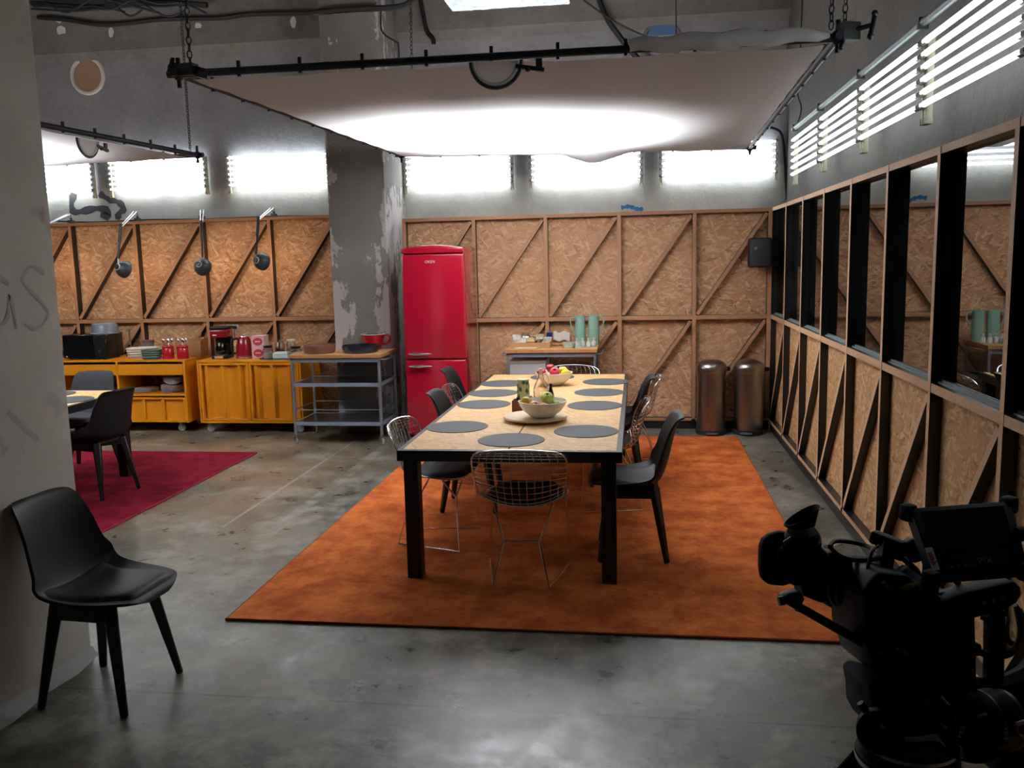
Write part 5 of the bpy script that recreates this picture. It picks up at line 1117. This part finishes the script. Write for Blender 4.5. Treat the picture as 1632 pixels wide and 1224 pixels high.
rod((1474, 964, 1.40), (1494, 955, 1.40), 0.013, 'arm_knuckle', 'rubber'); rod((1518, 915, 1.42), (1536, 946, 1.42), 0.005, 'monitor_strut', 'rig_black'); 
slab([(1560, 905), (1580, 905), (1608, 938), (1590, 948)], 1.43, 0.015, 'monitor_bracket', 'rig_black')
# rear power arm with three screws
arm = slab([(1470, 985), (1500, 962), (1540, 944), (1618, 926), (1628, 936), (1631, 948), (1622, 962), (1600, 975), (1540, 990), (1480, 1010)], 1.37, 0.05, 'rear_arm', 'rig_black', bevel=0.006)
slab([(1496, 946), (1520, 942), (1538, 946), (1520, 960), (1506, 963)], 1.40, 0.02, 'arm_plate', 'rig_grey', arm)
for px, py in ((1568, 961), (1584, 957), (1599, 953)): rod((px, py, 1.37), (px, py, 1.366), 0.0035, 'screw', 'caster_grey', arm, n=10)
slab([(1582, 975), (1604, 972), (1602, 1090), (1580, 1092)], 1.40, 0.03, 'rear_bracket', 'rig_black')
wire([(1564, 984, 1.39), (1578, 990, 1.38), (1586, 998, 1.39)], 0.004, 'power_cable'); wire([(1556, 1036, 1.40), (1580, 1046, 1.38), (1606, 1043, 1.37), (1622, 1028, 1.38), (1628, 1005, 1.39), (1622, 970, 1.4)], 0.006, 'power_cable', 'rig_grey')
wire([(1605, 985, 1.42), (1604, 1012, 1.40), (1612, 1025, 1.40), (1626, 1022, 1.40), (1632, 990, 1.41), (1618, 965, 1.41)], 0.0045, 'power_cable')
slab([(1553, 1024), (1566, 1028), (1566, 1046), (1552, 1048)], 1.39, 0.02, 'power_plug', 'rig_black')
# ---- tripod with fluid head
HC = deep(1446, 1188, 1.40); tp = thing('camera_tripod', 'black tripod with fluid head, silver bowl ring and levers under the film camera', 'tripod', (HC.x, HC.y, 0))
TO = Vector((HC.x, HC.y, 0))
def E_(px, py, d): return deep(px, py, d)-TO
def tslab(pts, d, t_, nm, mat, parent=tp, bevel=0.006): return MB().prism([E_(px, py, d) for px, py in pts], CF*t_).build(nm, mat, parent, bevel=bevel, seg=2)
head = tslab([(1383, 1094), (1392, 1086), (1420, 1092), (1500, 1128), (1530, 1150), (1512, 1168), (1470, 1176), (1404, 1176), (1390, 1150), (1388, 1118)], 1.35, 0.11, 'fluid_head', 'rig_cloth', bevel=0.012)
zc = HC.z
MB().cyl((0, 0, zc-0.012), (0, 0, zc+0.012), 0.072, n=36).build('bowl_collar', 'rig_black', tp)
MB().lathe([(0.0735, zc+0.006), (0.0745, zc+0.009), (0.0735, zc+0.012)], 40, cap=False).build('silver_ring', 'steel', head)
MB().lathe([(0.0, zc-0.11), (0.05, zc-0.10), (0.076, zc-0.03), (0.078, zc-0.013), (0.0, zc-0.012)], 36, cap=False).build('bowl', 'rig_black', tp)
MB().lathe([(0.0785, zc-0.026), (0.0795, zc-0.022), (0.0785, zc-0.018)], 40, cap=False).build('silver_ring', 'steel', head)
k1 = MB().lathe([(0.0, 0), (0.03, 0), (0.034, 0.004), (0.034, 0.022), (0.028, 0.026), (0.0, 0.026)], 24, E_(1402, 1160, 1.345), Vector(-CF+CR*-0.4).to_track_quat('Z', 'Y').to_matrix(), cap=False).build('drag_knob', 'rubber', tp)
MB().cyl(E_(1384, 1140, 1.34), E_(1371, 1120, 1.34), 0.0055, n=10).build('lever', 'black_plastic', k1); MB().cyl(E_(1407, 1158, 1.325), E_(1407, 1158, 1.318), 0.003, n=8).build('knob_screw', 'steel', k1)
for px, py in ((1430, 1147), (1458, 1143)): MB().cyl(E_(px, py, 1.35), E_(px, py, 1.335), 0.011, n=16).build('brake_knob', 'rubber', tp)
MB().cyl(E_(1475, 1122, 1.345), E_(1476, 1119, 1.335), 0.007, n=12).build('red_lever', 'red_tag', tp)
hm = MB().lathe([(0.0, 0), (0.036, 0), (0.045, 0.01), (0.048, 0.03), (0.048, 0.085), (0.044, 0.1), (0.0, 0.1)], 30, E_(1516, 1158, 1.33), Vector(E_(1612, 1145, 1.36)-E_(1516, 1158, 1.33)).to_track_quat('Z', 'Y').to_matrix(), cap=False).build('counterweight_drum', 'rig_black', tp)
a0, a1 = E_(1516, 1158, 1.33), E_(1612, 1145, 1.36); axd = (a1-a0).normalized()
MB().cyl(a0+axd*0.054, a0+axd*0.058, 0.0488, n=36).build('drum_ring', 'rig_dark_steel', hm); MB().cyl(a0+axd*0.094, a0+axd*0.1, 0.0455, n=36).build('drum_ring', 'rig_dark_steel', hm)
for q in (((1500, 1111, 1.31), (1512, 1124, 1.31)), ((1556, 1143, 1.29), (1572, 1137, 1.29)), ((1533, 1190, 1.30), (1533, 1208, 1.29)), ((1498, 1152, 1.32), (1508, 1160, 1.32))): MB().cyl(E_(*q[0]), E_(*q[1]), 0.0024, n=8).build('lever_pin', 'steel', hm)
fx = (CR*0.45+CU*0.9).normalized()
lettering('vmb', 0.0115, 'ink_light', hm, E_(1532, 1166, 1.268), fx, -CR*0.9+CU*0.45); lettering('vmb', 0.012, 'caster_grey', hm, E_(1604, 1171, 1.272), -CU, CR)
for dx, dy in ((0, 0), (5, 6)): MB().prism([E_(1520+dx, 1152+dy, 1.27), E_(1525+dx, 1142+dy, 1.27), E_(1528+dx, 1144+dy, 1.27), E_(1523+dx, 1154+dy, 1.27)], CF*0.001).build('drum_label', 'rig_grey', hm)
tslab([(1621, 1152), (1634, 1148), (1634, 1180), (1622, 1170)], 1.30, 0.004, 'tag_label', 'sticker_white', hm, 0); MB().prism([E_(1624, 1158, 1.298), E_(1634, 1154, 1.298), E_(1634, 1172, 1.298), E_(1624, 1168, 1.298)], CF*0.001).build('tag_print', 'red_tag', hm)
tslab([(1592, 1190), (1610, 1186), (1608, 1196), (1590, 1197)], 1.29, 0.008, 'red_grip', 'red_tag', tp, 0.002)
MB().tube(curve([tuple(E_(*q)) for q in ((1438, 1156, 1.34), (1470, 1157, 1.31), (1500, 1168, 1.30), (1515, 1195, 1.31), (1490, 1198, 1.32))], 18), 0.006, 7).build('pan_cable', 'rig_grey', tp)
MB().tube(curve([tuple(E_(*q)) for q in ((1450, 1192, 1.32), (1490, 1186, 1.31), (1510, 1200, 1.30), (1560, 1212, 1.30), (1605, 1196, 1.31))], 18), 0.005, 7).build('pan_cable', 'cable_black', tp)
MB().tube(curve([tuple(E_(*q)) for q in ((1540, 1098, 1.42), (1590, 1100, 1.42), (1640, 1078, 1.44), (1660, 1040, 1.46))], 14), 0.022, 8).build('pan_bar', 'rig_cloth', tp)
tslab([(1545, 1122), (1640, 1100), (1650, 1150), (1560, 1150), (1535, 1140)], 1.42, 0.08, 'head_plate', 'rig_cloth', tp, 0.01)
tslab([(1600, 1120), (1650, 1110), (1655, 1260), (1590, 1240)], 1.43, 0.06, 'side_pouch', 'rig_cloth', tp, 0.012)
for k, a in enumerate((2.55, 4.6, 0.25)):
    u = Vector((math.cos(a), math.sin(a), 0)); top = u*0.06+Vector((0, 0, zc-0.03)); mid = u*0.24+Vector((0, 0, 0.5)); foot = u*0.42+Vector((0, 0, 0.012)); sd = u.cross(Vector((0, 0, 1)))
    lg = MB().beam(top+sd*0.018, mid+sd*0.018, 0.02, 0.024, up=u).beam(top-sd*0.018, mid-sd*0.018, 0.02, 0.024, up=u).beam(top-u*0.01, top.lerp(mid, 0.12), 0.06, 0.05, up=u).build('leg', 'rig_black', tp, bevel=0.003)
    MB().cyl(mid.lerp(top, 0.15), foot, 0.013, n=10).build('lower_tube', 'rig_dark_steel', lg); MB().ball(foot+Vector((0, 0, 0.006)), (0.03, 0.03, 0.018), 12, 7).build('rubber_foot', 'rubber', lg)
